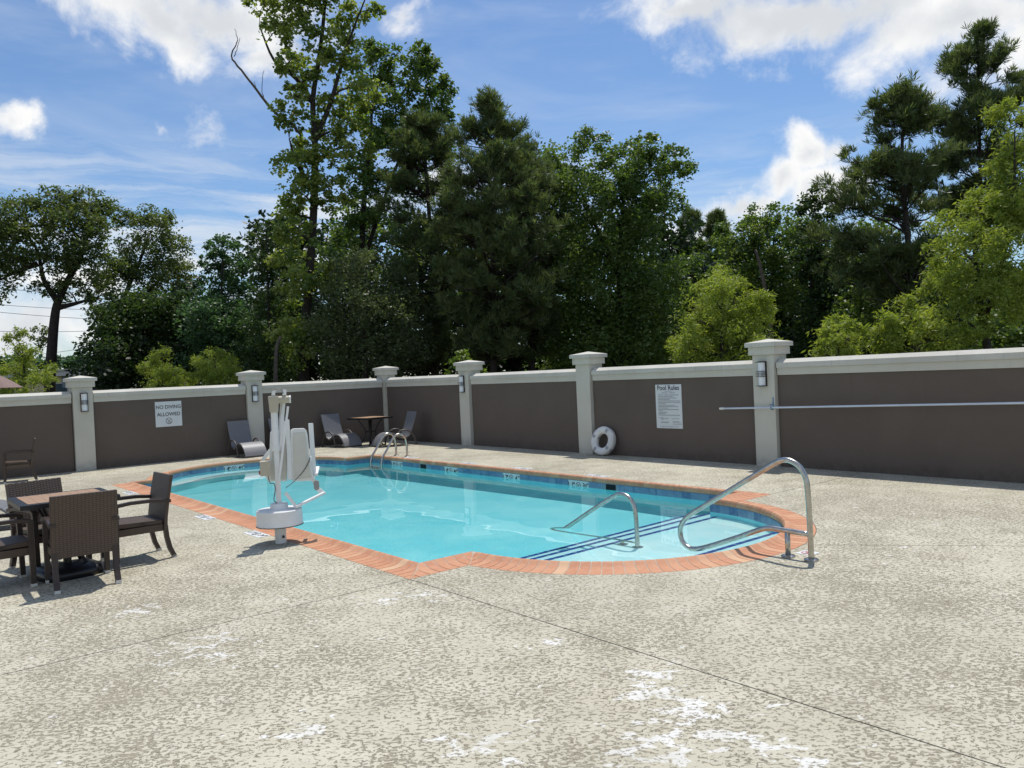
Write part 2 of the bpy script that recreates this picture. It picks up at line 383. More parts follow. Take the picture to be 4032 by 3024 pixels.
def leaf_mat(name, c1_, c2_, trans, rough=.45, spec=.4):
    m_ = bpy.data.materials.new(name); m_.use_nodes = True; N = NT(m_.node_tree); N.n.clear()
    out = N.add('ShaderNodeOutputMaterial'); b = N.add('ShaderNodeBsdfPrincipled'); t = N.add('ShaderNodeBsdfTranslucent'); mx = N.add('ShaderNodeMixShader')
    at_ = N.add('ShaderNodeAttribute'); at_.attribute_name = 'tint'
    c = N.mix(at_.outputs['Fac'], c1_, c2_)
    N.l.new(c, b.inputs['Base Color']); b.inputs['Roughness'].default_value = rough; b.inputs['Specular IOR Level'].default_value = spec
    tc = N.mix(1.0, c, trans, 'MULTIPLY'); N.l.new(tc, t.inputs[0])
    mx.inputs[0].default_value = .42; N.l.new(b.outputs[0], mx.inputs[1]); N.l.new(t.outputs[0], mx.inputs[2]); N.l.new(mx.outputs[0], out.inputs[0])
    return m_
MAT['leaf_oak'] = leaf_mat('oak_leaves', (.064, .104, .032), (.165, .190, .060), (1.5, 1.6, .8))
MAT['leaf_gum'] = leaf_mat('sweetgum_leaves', (.090, .150, .040), (.300, .335, .095), (1.7, 1.8, .7))
MAT['leaf_dark'] = leaf_mat('dark_leaves', (.026, .054, .017), (.078, .120, .034), (1.4, 1.5, .7))
MAT['leaf_mid'] = leaf_mat('mid_green_leaves', (.058, .112, .028), (.165, .220, .058), (1.5, 1.6, .7))
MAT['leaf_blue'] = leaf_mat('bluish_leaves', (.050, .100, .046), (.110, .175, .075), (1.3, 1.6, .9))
MAT['leaf_olive'] = leaf_mat('olive_leaves', (.070, .098, .042), (.160, .190, .082), (1.3, 1.4, .8))
MAT['needle'] = leaf_mat('pine_needles', (.056, .098, .036), (.180, .205, .080), (1.2, 1.3, .7))
MAT['cypress'] = leaf_mat('cypress_foliage', (.160, .222, .036), (.330, .375, .075), (1.5, 1.55, .7), .6)
MAT['leaf_shaded'] = leaf_mat('shaded_leaves', (.012, .026, .009), (.036, .060, .018), (1.2, 1.3, .7))  # shade under the trees is put into this darker leaf colour
MAT['leaf_sunlit'] = leaf_mat('sunlit_green_leaves', (.062, .120, .028), (.190, .245, .065), (1.5, 1.6, .7))  # sunlit look is put into this lighter leaf colour
MAT['sapling'] = leaf_mat('sapling_leaves', (.11, .18, .025), (.22, .29, .05), (1.6, 1.7, .8))

# ------------------------------------------------------------------ frames of the place
EP = np.array([.63857753, -.7695575]); NP_ = np.array([.7695575, .63857753])          # pool axes: s along, t across
E_ = np.array([.63409765, -.77325298]); N_ = np.array([.77325298, .63409765])          # right wall: along, outward
CW = np.array([-3.6485482, 22.7835484])                                                 # inner corner of the two walls
_tl = -.8839553 + .0306156
L_ = -np.array([-math.sin(_tl), math.cos(_tl)]); LM = np.array([-L_[1], L_[0]])         # left wall: along, inward
def pool(s, t, z=0): q = s*EP + t*NP_; return Vector((q[0], q[1], z))
def onR(a, b, z=0): q = CW + a*E_ + b*N_; return Vector((q[0], q[1], z))
def onL(a, b, z=0): q = CW + a*L_ + b*LM; return Vector((q[0], q[1], z))
A_P = math.atan2(EP[1], EP[0]); A_R = math.atan2(E_[1], E_[0]); A_L = math.atan2(L_[1], L_[0])
SL, SR, T0, T1 = -16.072, -5.828, 3.596, 9.159
TC = (T0+T1)/2; DX = .308; RO = 2.167; HC = 2.145
SCR, SCL = SR - DX, SL + DX
WZ = -.115

# ------------------------------------------------------------------ ground, deck
def outline(u, n=40):                                          # pool outline offset inwards by u, counter-clockwise in (s, t)
    r = RO - u; dx = DX - u; hy = math.sqrt(r*r - dx*dx); a0 = math.atan2(hy, dx)
    pts = [(SL+u, T0+u), (SR-u, T0+u)]
    pts += [(SCR + r*math.cos(a), TC + r*math.sin(a)) for a in np.linspace(-a0, a0, n)]
    pts += [(SR-u, T1-u), (SL+u, T1-u)]
    pts += [(SCL - r*math.cos(a), TC - r*math.sin(a)) for a in np.linspace(-a0, a0, n)]
    return pts
DK = (-20.3, 9.0, -9.0, 12.15)                                 # deck extent in s, t
def ring_fill(bm, outer, inner, z):
    es = []
    for loop in (outer, inner):
        vs = [bm.verts.new(pool(s, t, z)) for s, t in loop]
        es += [bm.edges.new((vs[i], vs[(i+1) % len(vs)])) for i in range(len(vs))]
    bmesh.ops.triangle_fill(bm, use_beauty=True, use_dissolve=False, edges=es, normal=(0, 0, 1))
rect = [(DK[0], DK[2]), (DK[1], DK[2]), (DK[1], DK[3]), (DK[0], DK[3])]
bm = bmesh.new(); ring_fill(bm, rect, outline(.012), -.022)
me = bpy.data.meshes.new('deck'); bm.to_mesh(me); bm.free(); me.materials.append(MAT['subbase'])
deck = tag(link('deck', me), kind='structure')
full = bmesh.new(); ring_fill(full, rect, outline(-.006), 0.)
G_ = .0056
def slab_cell(cuts):                                           # cuts: (s, t, ds, dt) keep the side the direction points to
    b = full.copy()
    for s, t, ds, dt in cuts:
        no = pool(ds, dt) - pool(0, 0); no.normalize(); co = pool(s, t) + no*G_
        bmesh.ops.bisect_plane(b, geom=b.verts[:]+b.edges[:]+b.faces[:], plane_co=co, plane_no=no, clear_inner=True)
    bmesh.ops.dissolve_limit(b, angle_limit=R(1), verts=b.verts[:], edges=b.edges[:])
    bmesh.ops.triangulate(b, faces=b.faces[:])
    r_ = bmesh.ops.extrude_face_region(b, geom=b.faces[:])
    low = [v for v in r_['geom'] if isinstance(v, bmesh.types.BMVert)]
    for v in low: v.co.z = -.018
    bmesh.ops.recalc_face_normals(b, faces=b.faces[:])
    me = bpy.data.meshes.new('slab'); b.to_mesh(me); b.free(); me.materials.append(MAT['deck']); link('slab', me, deck)
DG = (-1.044, 1.384)                                           # normal of the diagonal joint east of the pool
slab_cell([(SL, 0, -1, 0), (0, 6.23, 0, -1)]); slab_cell([(SL, 0, -1, 0), (0, 6.23, 0, 1)])
slab_cell([(SL, 0, 1, 0), (-11, 0, -1, 0), (0, T0+.8, 0, -1)]); slab_cell([(-11, 0, 1, 0), (SR, 0, -1, 0), (0, T0+.8, 0, -1)])
slab_cell([(SL, 0, 1, 0), (SR, 0, -1, 0), (0, T0+2, 0, 1)])
slab_cell([(SR, 0, 1, 0), (0, T0, 0, -1), (-.2, 0, -1, 0)]); slab_cell([(-.2, 0, 1, 0), (0, T0, 0, -1)])
slab_cell([(SR, 0, 1, 0), (0, T0, 0, 1), (-3.91, 6.84, *DG)]); slab_cell([(SR, 0, 1, 0), (0, T0, 0, 1), (-3.91, 6.84, -DG[0], -DG[1])])
full.free()
mb = MB()                                                      # the land outside the deck, out to the horizon
a_, b_, c_, d_ = DK; F = 900
for (s0, s1, t0, t1) in ((-F, F, -F, c_), (-F, F, d_, F), (-F, a_, c_, d_), (b_, F, c_, d_)):
    mb.add([pool(s0, t0, -.03), pool(s1, t0, -.03), pool(s1, t1, -.03), pool(s0, t1, -.03)], [(0, 1, 2, 3)])
tag(mb.build('ground', MAT['soil']), kind='structure')

# ------------------------------------------------------------------ swimming pool
PO = empty('swimming_pool', pool(-11, TC), label='turquoise swimming pool with rounded ends and red brick edge', cat='pool')
PINV = Matrix.Translation(-PO.location)
def ppart(name, me, mat=None, local=None, parent=None):
    if local is None: me.transform(PINV)
    o = link(name, me, parent or PO, mat); o.cycles.is_caustics_receiver = True
    if local is not None: o.matrix_local = PINV @ local
    return o
# coping bricks: profile across the edge (u inwards, z up), a raised lip on the water side
PROF = [(0, 0), (.12, -.001), (.185, .004), (.225, .018), (.252, .036), (.272, .044), (.294, .040), (.308, .024), (.312, -.002), (.306, -.026), (.280, -.034), (.0, -.06)]
UM = .312; JW = .0045
bricks = []                                                    # (mesh builder or mesh, centre)
def brick_from(fn, cuts=()):                                   # fn(u, end) -> (s, t); cuts: (point a, point b, point on the side to keep)
    vs = []; n = len(PROF)
    for end in (0, 1):
        vs += [pool(*fn(u, end), z) for u, z in PROF]
    fs = [tuple(range(n)), tuple(range(2*n-1, n-1, -1))] + [(i, (i+1) % n, n+(i+1) % n, n+i) for i in range(n)]
    bm = bmesh.new(); bv = [bm.verts.new(v) for v in vs]
    for f in fs: bm.faces.new([bv[i] for i in f])
    for pa, pb, pk in cuts:
        A, B, K = pool(*pa), pool(*pb), pool(*pk); no = (B-A).cross(Vector((0, 0, 1))).normalized()
        if (K-A).dot(no) < 0: no = -no
        bmesh.ops.bisect_plane(bm, geom=bm.verts[:]+bm.edges[:]+bm.faces[:], plane_co=A+no*JW, plane_no=no, clear_inner=True)
        be = [e_ for e_ in bm.edges if len(e_.link_faces) == 1]
        if be: bmesh.ops.holes_fill(bm, edges=be, sides=40)
    if len(bm.faces) < 4: bm.free(); return None
    bmesh.ops.recalc_face_normals(bm, faces=bm.faces[:])
    mb = MB(); bm.verts.index_update(); mb.v = [tuple(v.co) for v in bm.verts]; mb.f = [tuple(v.index for v in f.verts) for f in bm.faces]; bm.free()
    c = sum((Vector(v) for v in mb.v), Vector())/len(mb.v); return mb, c
PITCH_B = .1065
def run(p0, d, inw, length, a_of, b_of):                       # straight run: start, direction, inward direction, end limits per u
    P = lambda x, u: (p0[0]+d[0]*x+inw[0]*u, p0[1]+d[1]*x+inw[1]*u)
    k = max(1, round(length/PITCH_B)); w = length/k; lo = min(a_of(0), a_of(UM)); hi = max(b_of(0), b_of(UM)); xm = (a_of(.15)+b_of(.15))/2
    ca = (P(a_of(0), 0), P(a_of(UM), UM), P(xm, .15)); cb = (P(b_of(0), 0), P(b_of(UM), UM), P(xm, .15))
    for i in range(-3, k+4):
        x0, x1 = i*w, (i+1)*w
        if x1 < lo+.012 or x0 > hi-.012: continue
        cuts = ([ca] if x0 < max(a_of(0), a_of(UM))+JW else []) + ([cb] if x1 > min(b_of(0), b_of(UM))-JW else [])
        q = brick_from(lambda u, e_: P(x1-JW if e_ else x0+JW, u), cuts)
        if q: bricks.append(q)
def t_int(u): return TC - math.sqrt((RO-u)**2 - (DX-u)**2)
LS = SR - SL
run((SL, T0), (1, 0), (0, 1), LS, lambda u: u, lambda u: LS-u)
run((SL, T1), (1, 0), (0, -1), LS, lambda u: u, lambda u: LS-u)
LN = TC - HC - T0
for (p0, d, inw) in (((SR, T0), (0, 1), (-1, 0)), ((SR, T1), (0, -1), (-1, 0)), ((SL, T0), (0, 1), (1, 0)), ((SL, T1), (0, -1), (1, 0))):
    run(p0, d, inw, LN+.12, lambda u: u, lambda u: t_int(u)-T0)
def a_lim(u): return math.acos((DX-u)/(RO-u))
na = round(2*a_lim(0)*RO/PITCH_B)
for scx, sg in ((SCR, 1), (SCL, -1)):
    da = 2*a_lim(0)/na
    Pa = lambda a, u: (scx + sg*(RO-u)*math.cos(a), TC + sg*(RO-u)*math.sin(a))
    for i in range(-2, na+2):
        x0, x1 = -a_lim(0) + i*da, -a_lim(0) + (i+1)*da
        cuts = []
        if i < 3: cuts.append((Pa(-a_lim(0), 0), Pa(-a_lim(UM), UM), Pa(0, .15)))
        if i > na-4: cuts.append((Pa(a_lim(0), 0), Pa(a_lim(UM), UM), Pa(0, .15)))
        q = brick_from(lambda u, e_: Pa(x1-JW/(RO-u) if e_ else x0+JW/(RO-u), u), cuts)
        if q: bricks.append(q)
bricks.sort(key=lambda b: b[1].length)
rest = MB()
for i, (mb, c) in enumerate(bricks):
    if i < 290: ppart('brick', mb.mesh('brick', MAT['brick'], smooth=True))
    else: rest.add(mb.v, mb.f)
if rest.v: tag(ppart('far_bricks', rest.mesh('far_bricks', MAT['brick'], smooth=True)), kind='stuff')
mb = MB(); rings = [outline(max(u-.003, .0), 40) for u, _ in PROF[:11]]; nr = len(rings[0])     # mortar between the bricks, just below their faces
for rg, (u, z) in zip(rings, PROF[:11]): mb.v += [tuple(pool(*q, z-.0035)) for q in rg]
mb.f += [(k*nr+i, k*nr+(i+1) % nr, (k+1)*nr+(i+1) % nr, (k+1)*nr+i) for k in range(10) for i in range(nr)]
ppart('mortar', mb.mesh('mortar', MAT['mortar'], smooth=True))
mb = MB(); o1 = outline(.3065, 60)
mb.add([pool(*q, -.03) for q in o1]+[pool(*q, -.19) for q in o1], [(i, (i+1) % len(o1), len(o1)+(i+1) % len(o1), len(o1)+i) for i in range(len(o1))])
ppart('grout', mb.mesh('grout', material('tile_grout', (.20, .27, .31), .8)))

# shell
UI = .305
def floor_z(s):
    xs = [-19, SL, -14.6, -12.6, -10.8, -9.0, -6.7, -3]; zs = [-1.32, -1.40, -1.50, -1.36, -1.22, -1.09, -1.05, -1.05]
    return WZ + float(np.interp(s, xs, zs))
oi_ = outline(UI, 48); n_ = len(oi_)
mb = MB()
mb.add([pool(*p, -.05) for p in oi_]+[pool(*p, floor_z(p[0])-.05) for p in oi_], [(i, n_+i, n_+(i+1) % n_, (i+1) % n_) for i in range(n_)])
ppart('basin_wall', mb.mesh('basin_wall', MAT['plaster'], smooth=True, fix=False))
mb = MB(); ri = RO-UI; ss_ = []
for s in np.linspace(SCL-ri+.002, SL+UI-.001, 16): ss_.append((s, math.sqrt(max(0, ri*ri-(s-SCL)**2))))
for s in np.linspace(SL+UI, SR-UI, 46): ss_.append((s, (T1-T0)/2-UI))
for s in np.linspace(SR-UI+.001, SCR+ri-.002, 16): ss_.append((s, math.sqrt(max(0, ri*ri-(s-SCR)**2))))
vs = []
for s, hw in ss_:
    z = floor_z(s)
    vs += [pool(s, TC-hw-.02, z+.1), pool(s, TC-hw+.06, z+.025), pool(s, TC-hw+.18, z), pool(s, TC+hw-.18, z), pool(s, TC+hw-.06, z+.025), pool(s, TC+hw+.02, z+.1)]
mb.add(vs, [(i*6+j, (i+1)*6+j, (i+1)*6+j+1, i*6+j+1) for i in range(len(ss_)-1) for j in range(5)])
ppart('basin_floor', mb.mesh('basin_floor', MAT['plaster'], smooth='all', fix=False))
# entry steps in the right-hand end, bench in the left-hand end
def arc_poly(s_edge, r=RO-UI+.02, sc_=SCR, n=30):
    pts = []
    hy = math.sqrt(max(0, r*r-(max(s_edge, SR-UI+.001)-sc_)**2)); a0 = math.atan2(hy, max(s_edge, SR-UI+.001)-sc_)
    if s_edge < SR-UI: pts += [(s_edge, TC-HC-.14), (SR-UI+.001, TC-HC-.14)]
    pts += [(sc_+r*math.cos(a), TC+r*math.sin(a)) for a in np.linspace(-a0, a0, n)]
    if s_edge < SR-UI: pts += [(SR-UI+.001, TC+HC+.14), (s_edge, TC+HC+.14)]
    return pts
STEPS = [(-4.89, .13), (-6.05, .30), (-6.40, .55), (-6.72, .80)]
for se, dp in STEPS:
    poly = arc_poly(se); mb = MB(); n = len(poly)
    mb.add([pool(*p, WZ-dp) for p in poly]+[pool(*p, WZ-1.3) for p in poly], [tuple(range(n))] + [(i, n+i, n+(i+1) % n, (i+1) % n) for i in range(n)])
    st = ppart('step', mb.mesh('step', MAT['plaster_shallow'], bevel=0))
    hw = math.sqrt((RO-UI)**2-(se-SCR)**2) if se > SR-UI else HC+.13
    k = int(2*hw/.155); ts = np.linspace(TC-hw+.02, TC+hw-.02, k+1)
    for i in range(k):                                         # navy trim tiles on the step edge
        mb = MB(); z = WZ-dp+.004
        a, b, c, d = (pool(se-.004, ts[i]+.004, z), pool(se+.058, ts[i]+.004, z), pool(se+.058, ts[i+1]-.004, z), pool(se-.004, ts[i+1]-.004, z))
        lo = Vector((0, 0, -.055)); mb.add([a, b, c, d, a+lo, d+lo], [(0, 1, 2, 3), (0, 3, 5, 4)])
        o = ppart('trim_tile', mb.mesh('trim_tile', MAT['blue_tile'], fix=False), parent=None)
mb = MB(); RB_ = 1.33; AB = 1.15
aa = np.linspace(-AB-.28, AB+.28, 40)
def bench_r(a): return RB_ + (RO-UI-RB_)*min(1, max(0, (abs(a)-AB+.25)/.5))**2
top = [(SCL-bench_r(a)*math.cos(a), TC-bench_r(a)*math.sin(a)) for a in aa]; wal = [(SCL-(RO-UI+.03)*math.cos(a), TC-(RO-UI+.03)*math.sin(a)) for a in aa]
n = len(aa); zb = WZ-.42
mb.add([pool(*p, zb) for p in top]+[pool(*p, zb) for p in wal]+[pool(*p, zb-1.1) for p in top], [(i, i+1, n+i+1, n+i) for i in range(n-1)]+[(i, 2*n+i, 2*n+i+1, i+1) for i in range(n-1)])
ppart('bench', mb.mesh('bench', MAT['plaster_shallow'], smooth=True))
for i in range(0, n-1):
    mb = MB(); q = .95
    pts = [top[i], top[i+1]]; inn = [(SCL-(bench_r(a)+.055)*math.cos(a), TC-(bench_r(a)+.055)*math.sin(a)) for a in (aa[i], aa[i+1])]
    if bench_r(aa[i]) > RO-UI-.08: continue
    mb.add([pool(*pts[0], zb+.004), pool(*pts[1], zb+.004), pool(*inn[1], zb+.004), pool(*inn[0], zb+.004)], [(0, 1, 2, 3)])
    ppart('trim_tile', mb.mesh('trim_tile', MAT['blue_tile'], fix=True))

# waterline tiles, 6 inch, with depth markers let in
TS = .1524
MARK = {}                                                      # (run, index) filled below
tile_me = MB().box2((-TS/2+.0005, -.0115, -TS/2+.002), (TS/2-.0005, .010, TS/2-.002)).mesh('tile', MAT['tile'])
mark_me = MB().box2((-TS/2+.001, -.0120, -TS/2+.001), (TS/2-.001, .010, TS/2-.001)).mesh('depth_marker_tile', mottled('marker_tile', (.62, .66, .66), (.55, .60, .60), 8, .3))
def frame(s, t, ds, dt, z):                                    # x axis along the run seen from the water, y axis away from the water
    x = (pool(ds, dt)-pool(0, 0)).normalized(); y = Vector((0, 0, 1)).cross(x)
    m4 = Matrix.Identity(4)
    for i in range(3): m4[i][0] = x[i]; m4[i][1] = y[i]; m4[i][2] = (0, 0, 1)[i]
    p = pool(s, t, z)
    for i in range(3): m4[i][3] = p[i]
    return m4
ZT = -.035-TS/2
def ring_strokes(mat, r=.055, w=.009, dive=True):                # the no-diving symbol, in x/z
    mb = MB(); n = 28
    vs = []; fs = []
    for k in range(n):
        a = 2*math.pi*k/n
        vs += [(r*math.cos(a), 0, r*math.sin(a)), ((r-w)*math.cos(a), 0, (r-w)*math.sin(a))]
    fs = [(2*k, 2*((k+1) % n), 2*((k+1) % n)+1, 2*k+1) for k in range(n)]
    mb.add(vs, fs)
    def st(x0, z0, x1, z1, w_):
        d = Vector((x1-x0, 0, z1-z0)).normalized(); p = Vector((-d.z, 0, d.x))*w_/2
        mb.add([Vector((x0, 0, z0))+p, Vector((x1, 0, z1))+p, Vector((x1, 0, z1))-p, Vector((x0, 0, z0))-p], [(0, 1, 2, 3)])
    st(-r*.7, r*.7, r*.7, -r*.7, w*.9); st(-r*.2, -r*.3, r*.45, r*.45, w*.9); st(-r*.35, -r*.1, r*.05, -r*.12, w*.6); st(-r*.55, -r*.62, r*.55, -r*.62, w*.8)
    return mb.mesh('no_diving_symbol', mat, fix=False)
sym_black = ring_strokes(MAT['print'])
ROTX = Matrix.Rotation(R(90), 4, 'X')
_txt = {}
def tmesh(t, size, mat='print', bold=.002):
    if (t, size, mat) not in _txt: _txt[(t, size, mat)] = text_mesh(t, size, MAT[mat], bold=bold)
    return _txt[(t, size, mat)]
def marker(frames, num_m, num_f, half):
    for f, kind in zip(frames, 'msf'):
        o = ppart('depth_marker_tile', mark_me, local=f)
        def put(me, x, z, name='numeral'):
            q = link(name, me, o); q.matrix_local = Matrix.Translation((x, -.0145, z)) @ ROTX
        if kind == 's':
            q = link('no_diving_symbol', sym_black, o); q.location = (0, -.0145, 0)
        elif kind == 'm': put(tmesh(num_m, .115), -.022, 0); put(tmesh('M', .045), .055, .028)
        else:
            put(tmesh(num_f, .115), -.03 if half else -.015, 0)
            if half: put(tmesh('½', .06), .018, .01)
            put(tmesh('FT', .042), .055, .03)
def tile_run(p0, d, length, marks=(), holes=()):
    k = int(round(length/TS)); w = length/k
    used = set()
    for (pos, a, b, h) in marks:
        i0 = int(round((pos-length*0)/w - 1.5)); used |= {i0, i0+1, i0+2}
        marker([frame(p0[0]+d[0]*(i0+j+.5)*w, p0[1]+d[1]*(i0+j+.5)*w, d[0], d[1], ZT) for j in range(3)], a, b, h)
    for i in range(k):
        x = (i+.5)*w
        if i in used or any(abs(x-h) < .105 for h in holes): continue
        ppart('tile', tile_me, local=frame(p0[0]+d[0]*x, p0[1]+d[1]*x, d[0], d[1], ZT))
    for h in holes:
        f = frame(p0[0]+d[0]*h, p0[1]+d[1]*h, d[0], d[1], -.095)
        mbx = MB().box2((-.10, -.0115, -.09), (.10, .010, .055)); ppart('skimmer_mouth', mbx.mesh('skimmer_mouth', MAT['opening_shade']), local=f)  # solid black block, the shade inside the opening painted on
UT = UI-.004
tile_run((SL+UT, T1-UT), (1, 0), LS-2*UT, marks=[(-14.55-SL-UT, '1.5', '5', 0), (-12.62-SL-UT, '1.4', '4', 1), (-10.85-SL-UT, '1.2', '4', 0), (-9.05-SL-UT, '1.1', '3', 1)], holes=(-13.61-SL-UT, -8.41-SL-UT))
tile_run((SR-UT, T0+UT), (-1, 0), LS-2*UT)
LNN = t_int(UT)-T0-UT
tile_run((SR-UT, T1-UT-LNN+LNN), (0, -1), LNN); tile_run((SR-UT, T0+UT+LNN), (0, -1), LNN)
tile_run((SL+UT, T0+UT), (0, 1), LNN); tile_run((SL+UT, T1-UT-LNN), (0, 1), LNN)
for scx, sg in ((SCR, 1), (SCL, -1)):
    r_ = RO-UT; al = a_lim(UT); k = int(round(2*al*r_/TS)); da = 2*al/k
    am = k//2 - (2 if sg < 0 else 40)
    fr = []
    for i in range(k):
        a = al - (i+.5)*da                                     # from far side round, seen from the water left to right
        f = frame(scx+sg*r_*math.cos(a), TC+sg*r_*math.sin(a), sg*math.sin(a), -sg*math.cos(a), ZT)
        if sg < 0 and i in (k//2-1, k//2, k//2+1): fr.append(f); continue
        ppart('tile', tile_me, local=f)
    if fr: marker(fr, '1.4', '4', 1)

# water: a real refracting surface with faint ripples
def inside(s, t, u):
    m1 = (s > SL+u) & (s < SR-u) & (t > T0+u) & (t < T1-u); r_ = RO-u
    return m1 | ((s-SCR)**2+(t-TC)**2 < r_*r_) | ((s-SCL)**2+(t-TC)**2 < r_*r_)
st_ = .07; S_, T_ = np.meshgrid(np.arange(SL-2, SR+2, st_), np.arange(T0, T1, st_), indexing='ij')
ph = rng.uniform(0, 6.28, 26); kk = rng.uniform(3., 22., 26); th_ = rng.uniform(0, 6.28, 26)
Zw = np.zeros_like(S_)
for a, k, t in zip(ph, kk, th_): Zw += .00062/k*np.sin(k*(S_*math.cos(t)+T_*math.sin(t))+a)
ok = inside(S_, T_, UI-.06); idx = -np.ones(S_.shape, int); idx[ok] = np.arange(ok.sum())
vv = [pool(s, t, WZ+z) for s, t, z in zip(S_[ok], T_[ok], Zw[ok])]
q_ = ok[:-1, :-1] & ok[1:, :-1] & ok[1:, 1:] & ok[:-1, 1:]
ff = np.stack([idx[:-1, :-1][q_], idx[1:, :-1][q_], idx[1:, 1:][q_], idx[:-1, 1:][q_]], 1).tolist()
wm = bpy.data.materials.new('pool_water'); wm.use_nodes = True; N = NT(wm.node_tree); N.n.clear()
wo_ = N.add('ShaderNodeOutputMaterial'); gl = N.add('ShaderNodeBsdfGlass'); gl.inputs['IOR'].default_value = 1.333; gl.inputs['Roughness'].default_value = 0
N.l.new(gl.outputs[0], wo_.inputs[0])
me = bpy.data.meshes.new('water'); me.from_pydata(vv, [], ff); me.materials.append(wm); me.polygons.foreach_set('use_smooth', [True]*len(me.polygons))
water = tag(link('water', me), kind='structure'); water.cycles.is_caustics_caster = True
#--PART2--
# ------------------------------------------------------------------ perimeter walls
ZP, ZC, ZR = 1.506, 1.707, 1.768
def wall(name, label, A, P, length, pillars, extra_corner, sgn):
    # A: rotation of the wall's x axis; local x along, local y outwards (away from the pool)
    root = empty(name, P(0, 0), label=label, cat='wall')
    base = Matrix.Identity(4)
    x = (P(1, 0)-P(0, 0)); y = (P(0, 1)-P(0, 0))*sgn
    for i in range(3): base[i][0] = x[i]; base[i][1] = y[i]
    root.matrix_world = Matrix.Translation(P(0, 0)) @ base
    edges = [0.10] + [v for p in pillars for v in (p-.02, p+.42)] + [length]
    for i in range(0, len(edges), 2):
        a, b = edges[i], edges[i+1]
        if b-a < .1: continue
        MB().box2((a, 0, -.05), (b, .22, ZP)).build('panel', MAT['brown_stucco'], root)
        MB().box2((a, -.022, ZP+.001), (b, .242, ZP+.118)).build('frieze', MAT['cream_stucco'], root)
        MB().slab([(-.048, ZP+.119), (-.048, ZC), (.06, ZR), (.16, ZR), (.268, ZC), (.268, ZP+.119)], a, b).build('coping', MAT['cap_stucco'], root)
    def pillar(x0, x1, y0, y1, name='pillar'):
        o = MB().box2((x0, y0, -.05), (x1, y1, 1.86)).build(name, MAT['cream_stucco'], root, bevel=.006)
        MB().box2((x0-.045, y0-.045, 1.85), (x1+.045, y1+.045, 1.985)).build('collar', MAT['cream_stucco'], o, bevel=.006)
        e_ = .085; cx, cy = (x0+x1)/2, (y0+y1)/2
        mb = MB(); q = [(x0-e_, y0-e_), (x1+e_, y0-e_), (x1+e_, y1+e_), (x0-e_, y1+e_)]
        mb.add([(*p, 1.984) for p in q]+[(*p, 2.055) for p in q]+[(cx, cy, 2.115)], [(3, 2, 1, 0)]+[(i, (i+1) % 4, 4+(i+1) % 4, 4+i) for i in range(4)]+[(4+i, 4+(i+1) % 4, 8) for i in range(4)])
        mb.build('pyramid_cap', MAT['cap_stucco'], o)
    for p in pillars: pillar(p, p+.40, -.08, .30)
    if extra_corner: pillar(-.30, .08, -.08, .30, 'corner_pillar')
    return root
wr = wall('perimeter_wall', 'brown stucco wall carrying the pool rules board and the long pole', A_R, onR, 20.4, [3.76, 7.965, 12.22, 16.47], True, 1)
wl_ = wall('perimeter_wall', 'brown stucco wall carrying the no diving sign', A_L, onL, 17.0, [3.705, 7.645, 11.55, 15.5], False, -1)

def wall_lamp(P, sgn, a, zc, label):
    x = (P(1, 0)-P(0, 0)); y = (P(0, 1)-P(0, 0))*sgn
    m4 = Matrix.Identity(4)
    for i in range(3): m4[i][0] = x[i]; m4[i][1] = y[i]
    r = empty('wall_lamp', label=label, cat='wall lamp', group='wall lamps on the pillars'); r.matrix_world = Matrix.Translation(P(a, -.081*sgn, zc)) @ m4
    MB().box2((-.075, -.03, -.208), (.075, 0, .208)).build('backplate', MAT['bronze'], r, bevel=.003)
    for z0, z1 in ((.052, .19), (-.046, .051), (-.19, -.047)):
        mb = MB(); prof = [(-.06, -.031)]+[(.06*math.sin(t), -.031-.065*math.cos(t)) for t in np.linspace(-1.45, 1.45, 9)]+[(.06, -.031)]
        mb.prism(prof, z0, z1).build('glass_shade', MAT['shade'], r, smooth=True)
    for k in range(4): MB().box2((-.072, -.106, -.045+k*.027), (.072, -.031, -.037+k*.027)).build('bar', MAT['bronze'], r)
    MB().box2((-.072, -.104, .192), (.072, -.031, .202)).build('top_plate', MAT['bronze'], r); MB().box2((-.072, -.104, -.202), (.072, -.031, -.192)).build('bottom_plate', MAT['bronze'], r)
wall_lamp(onR, 1, 12.415, 1.535, 'two-part wall lamp on the pillar where the long pole hangs')
wall_lamp(onR, 1, 3.93, 1.523, 'two-part wall lamp on the pillar beside the reclined lounger near the corner')
wall_lamp(onL, -1, 7.83, 1.515, 'two-part wall lamp on the pillar behind the lone dining chair')
wall_lamp(onL, -1, 3.915, 1.513, 'two-part wall lamp on the pillar behind the pool lift')

def board(name, P, sgn, a0, a1, z0, z1, label):
    x = (P(1, 0)-P(0, 0)); y = (P(0, 1)-P(0, 0))*sgn; flip = -1 if sgn < 0 else 1
    m4 = Matrix.Identity(4)
    for i in range(3): m4[i][0] = x[i]*flip; m4[i][1] = y[i]; m4[i][2] = (0, 0, 1)[i]
    # local x runs to the right as read, local y into the wall
    c = P((a0+a1)/2, -.016*sgn, (z0+z1)/2); r = empty(name, label=label, cat='sign'); r.matrix_world = Matrix.Translation(c) @ m4
    w, h = abs(a1-a0), z1-z0
    MB().box2((-w/2, 0, -h/2), (w/2, .014, h/2)).build('panel', MAT['sign'], r, bevel=.002)
    def put(t, size, x, z, mat='print', align='CENTER', bold=0., sx=1., name='lettering'):
        q = link(name, text_mesh(t, size, MAT[mat], align, bold=bold, sx=sx), r); q.matrix_local = Matrix.Translation((x, -.0025, z)) @ ROTX; return q
    return r, put, w, h
r, put, w, h = board('no_diving_sign', onL, -1, 6.318, 5.715, .838, 1.433, 'square white NO DIVING ALLOWED sign on the brown wall')
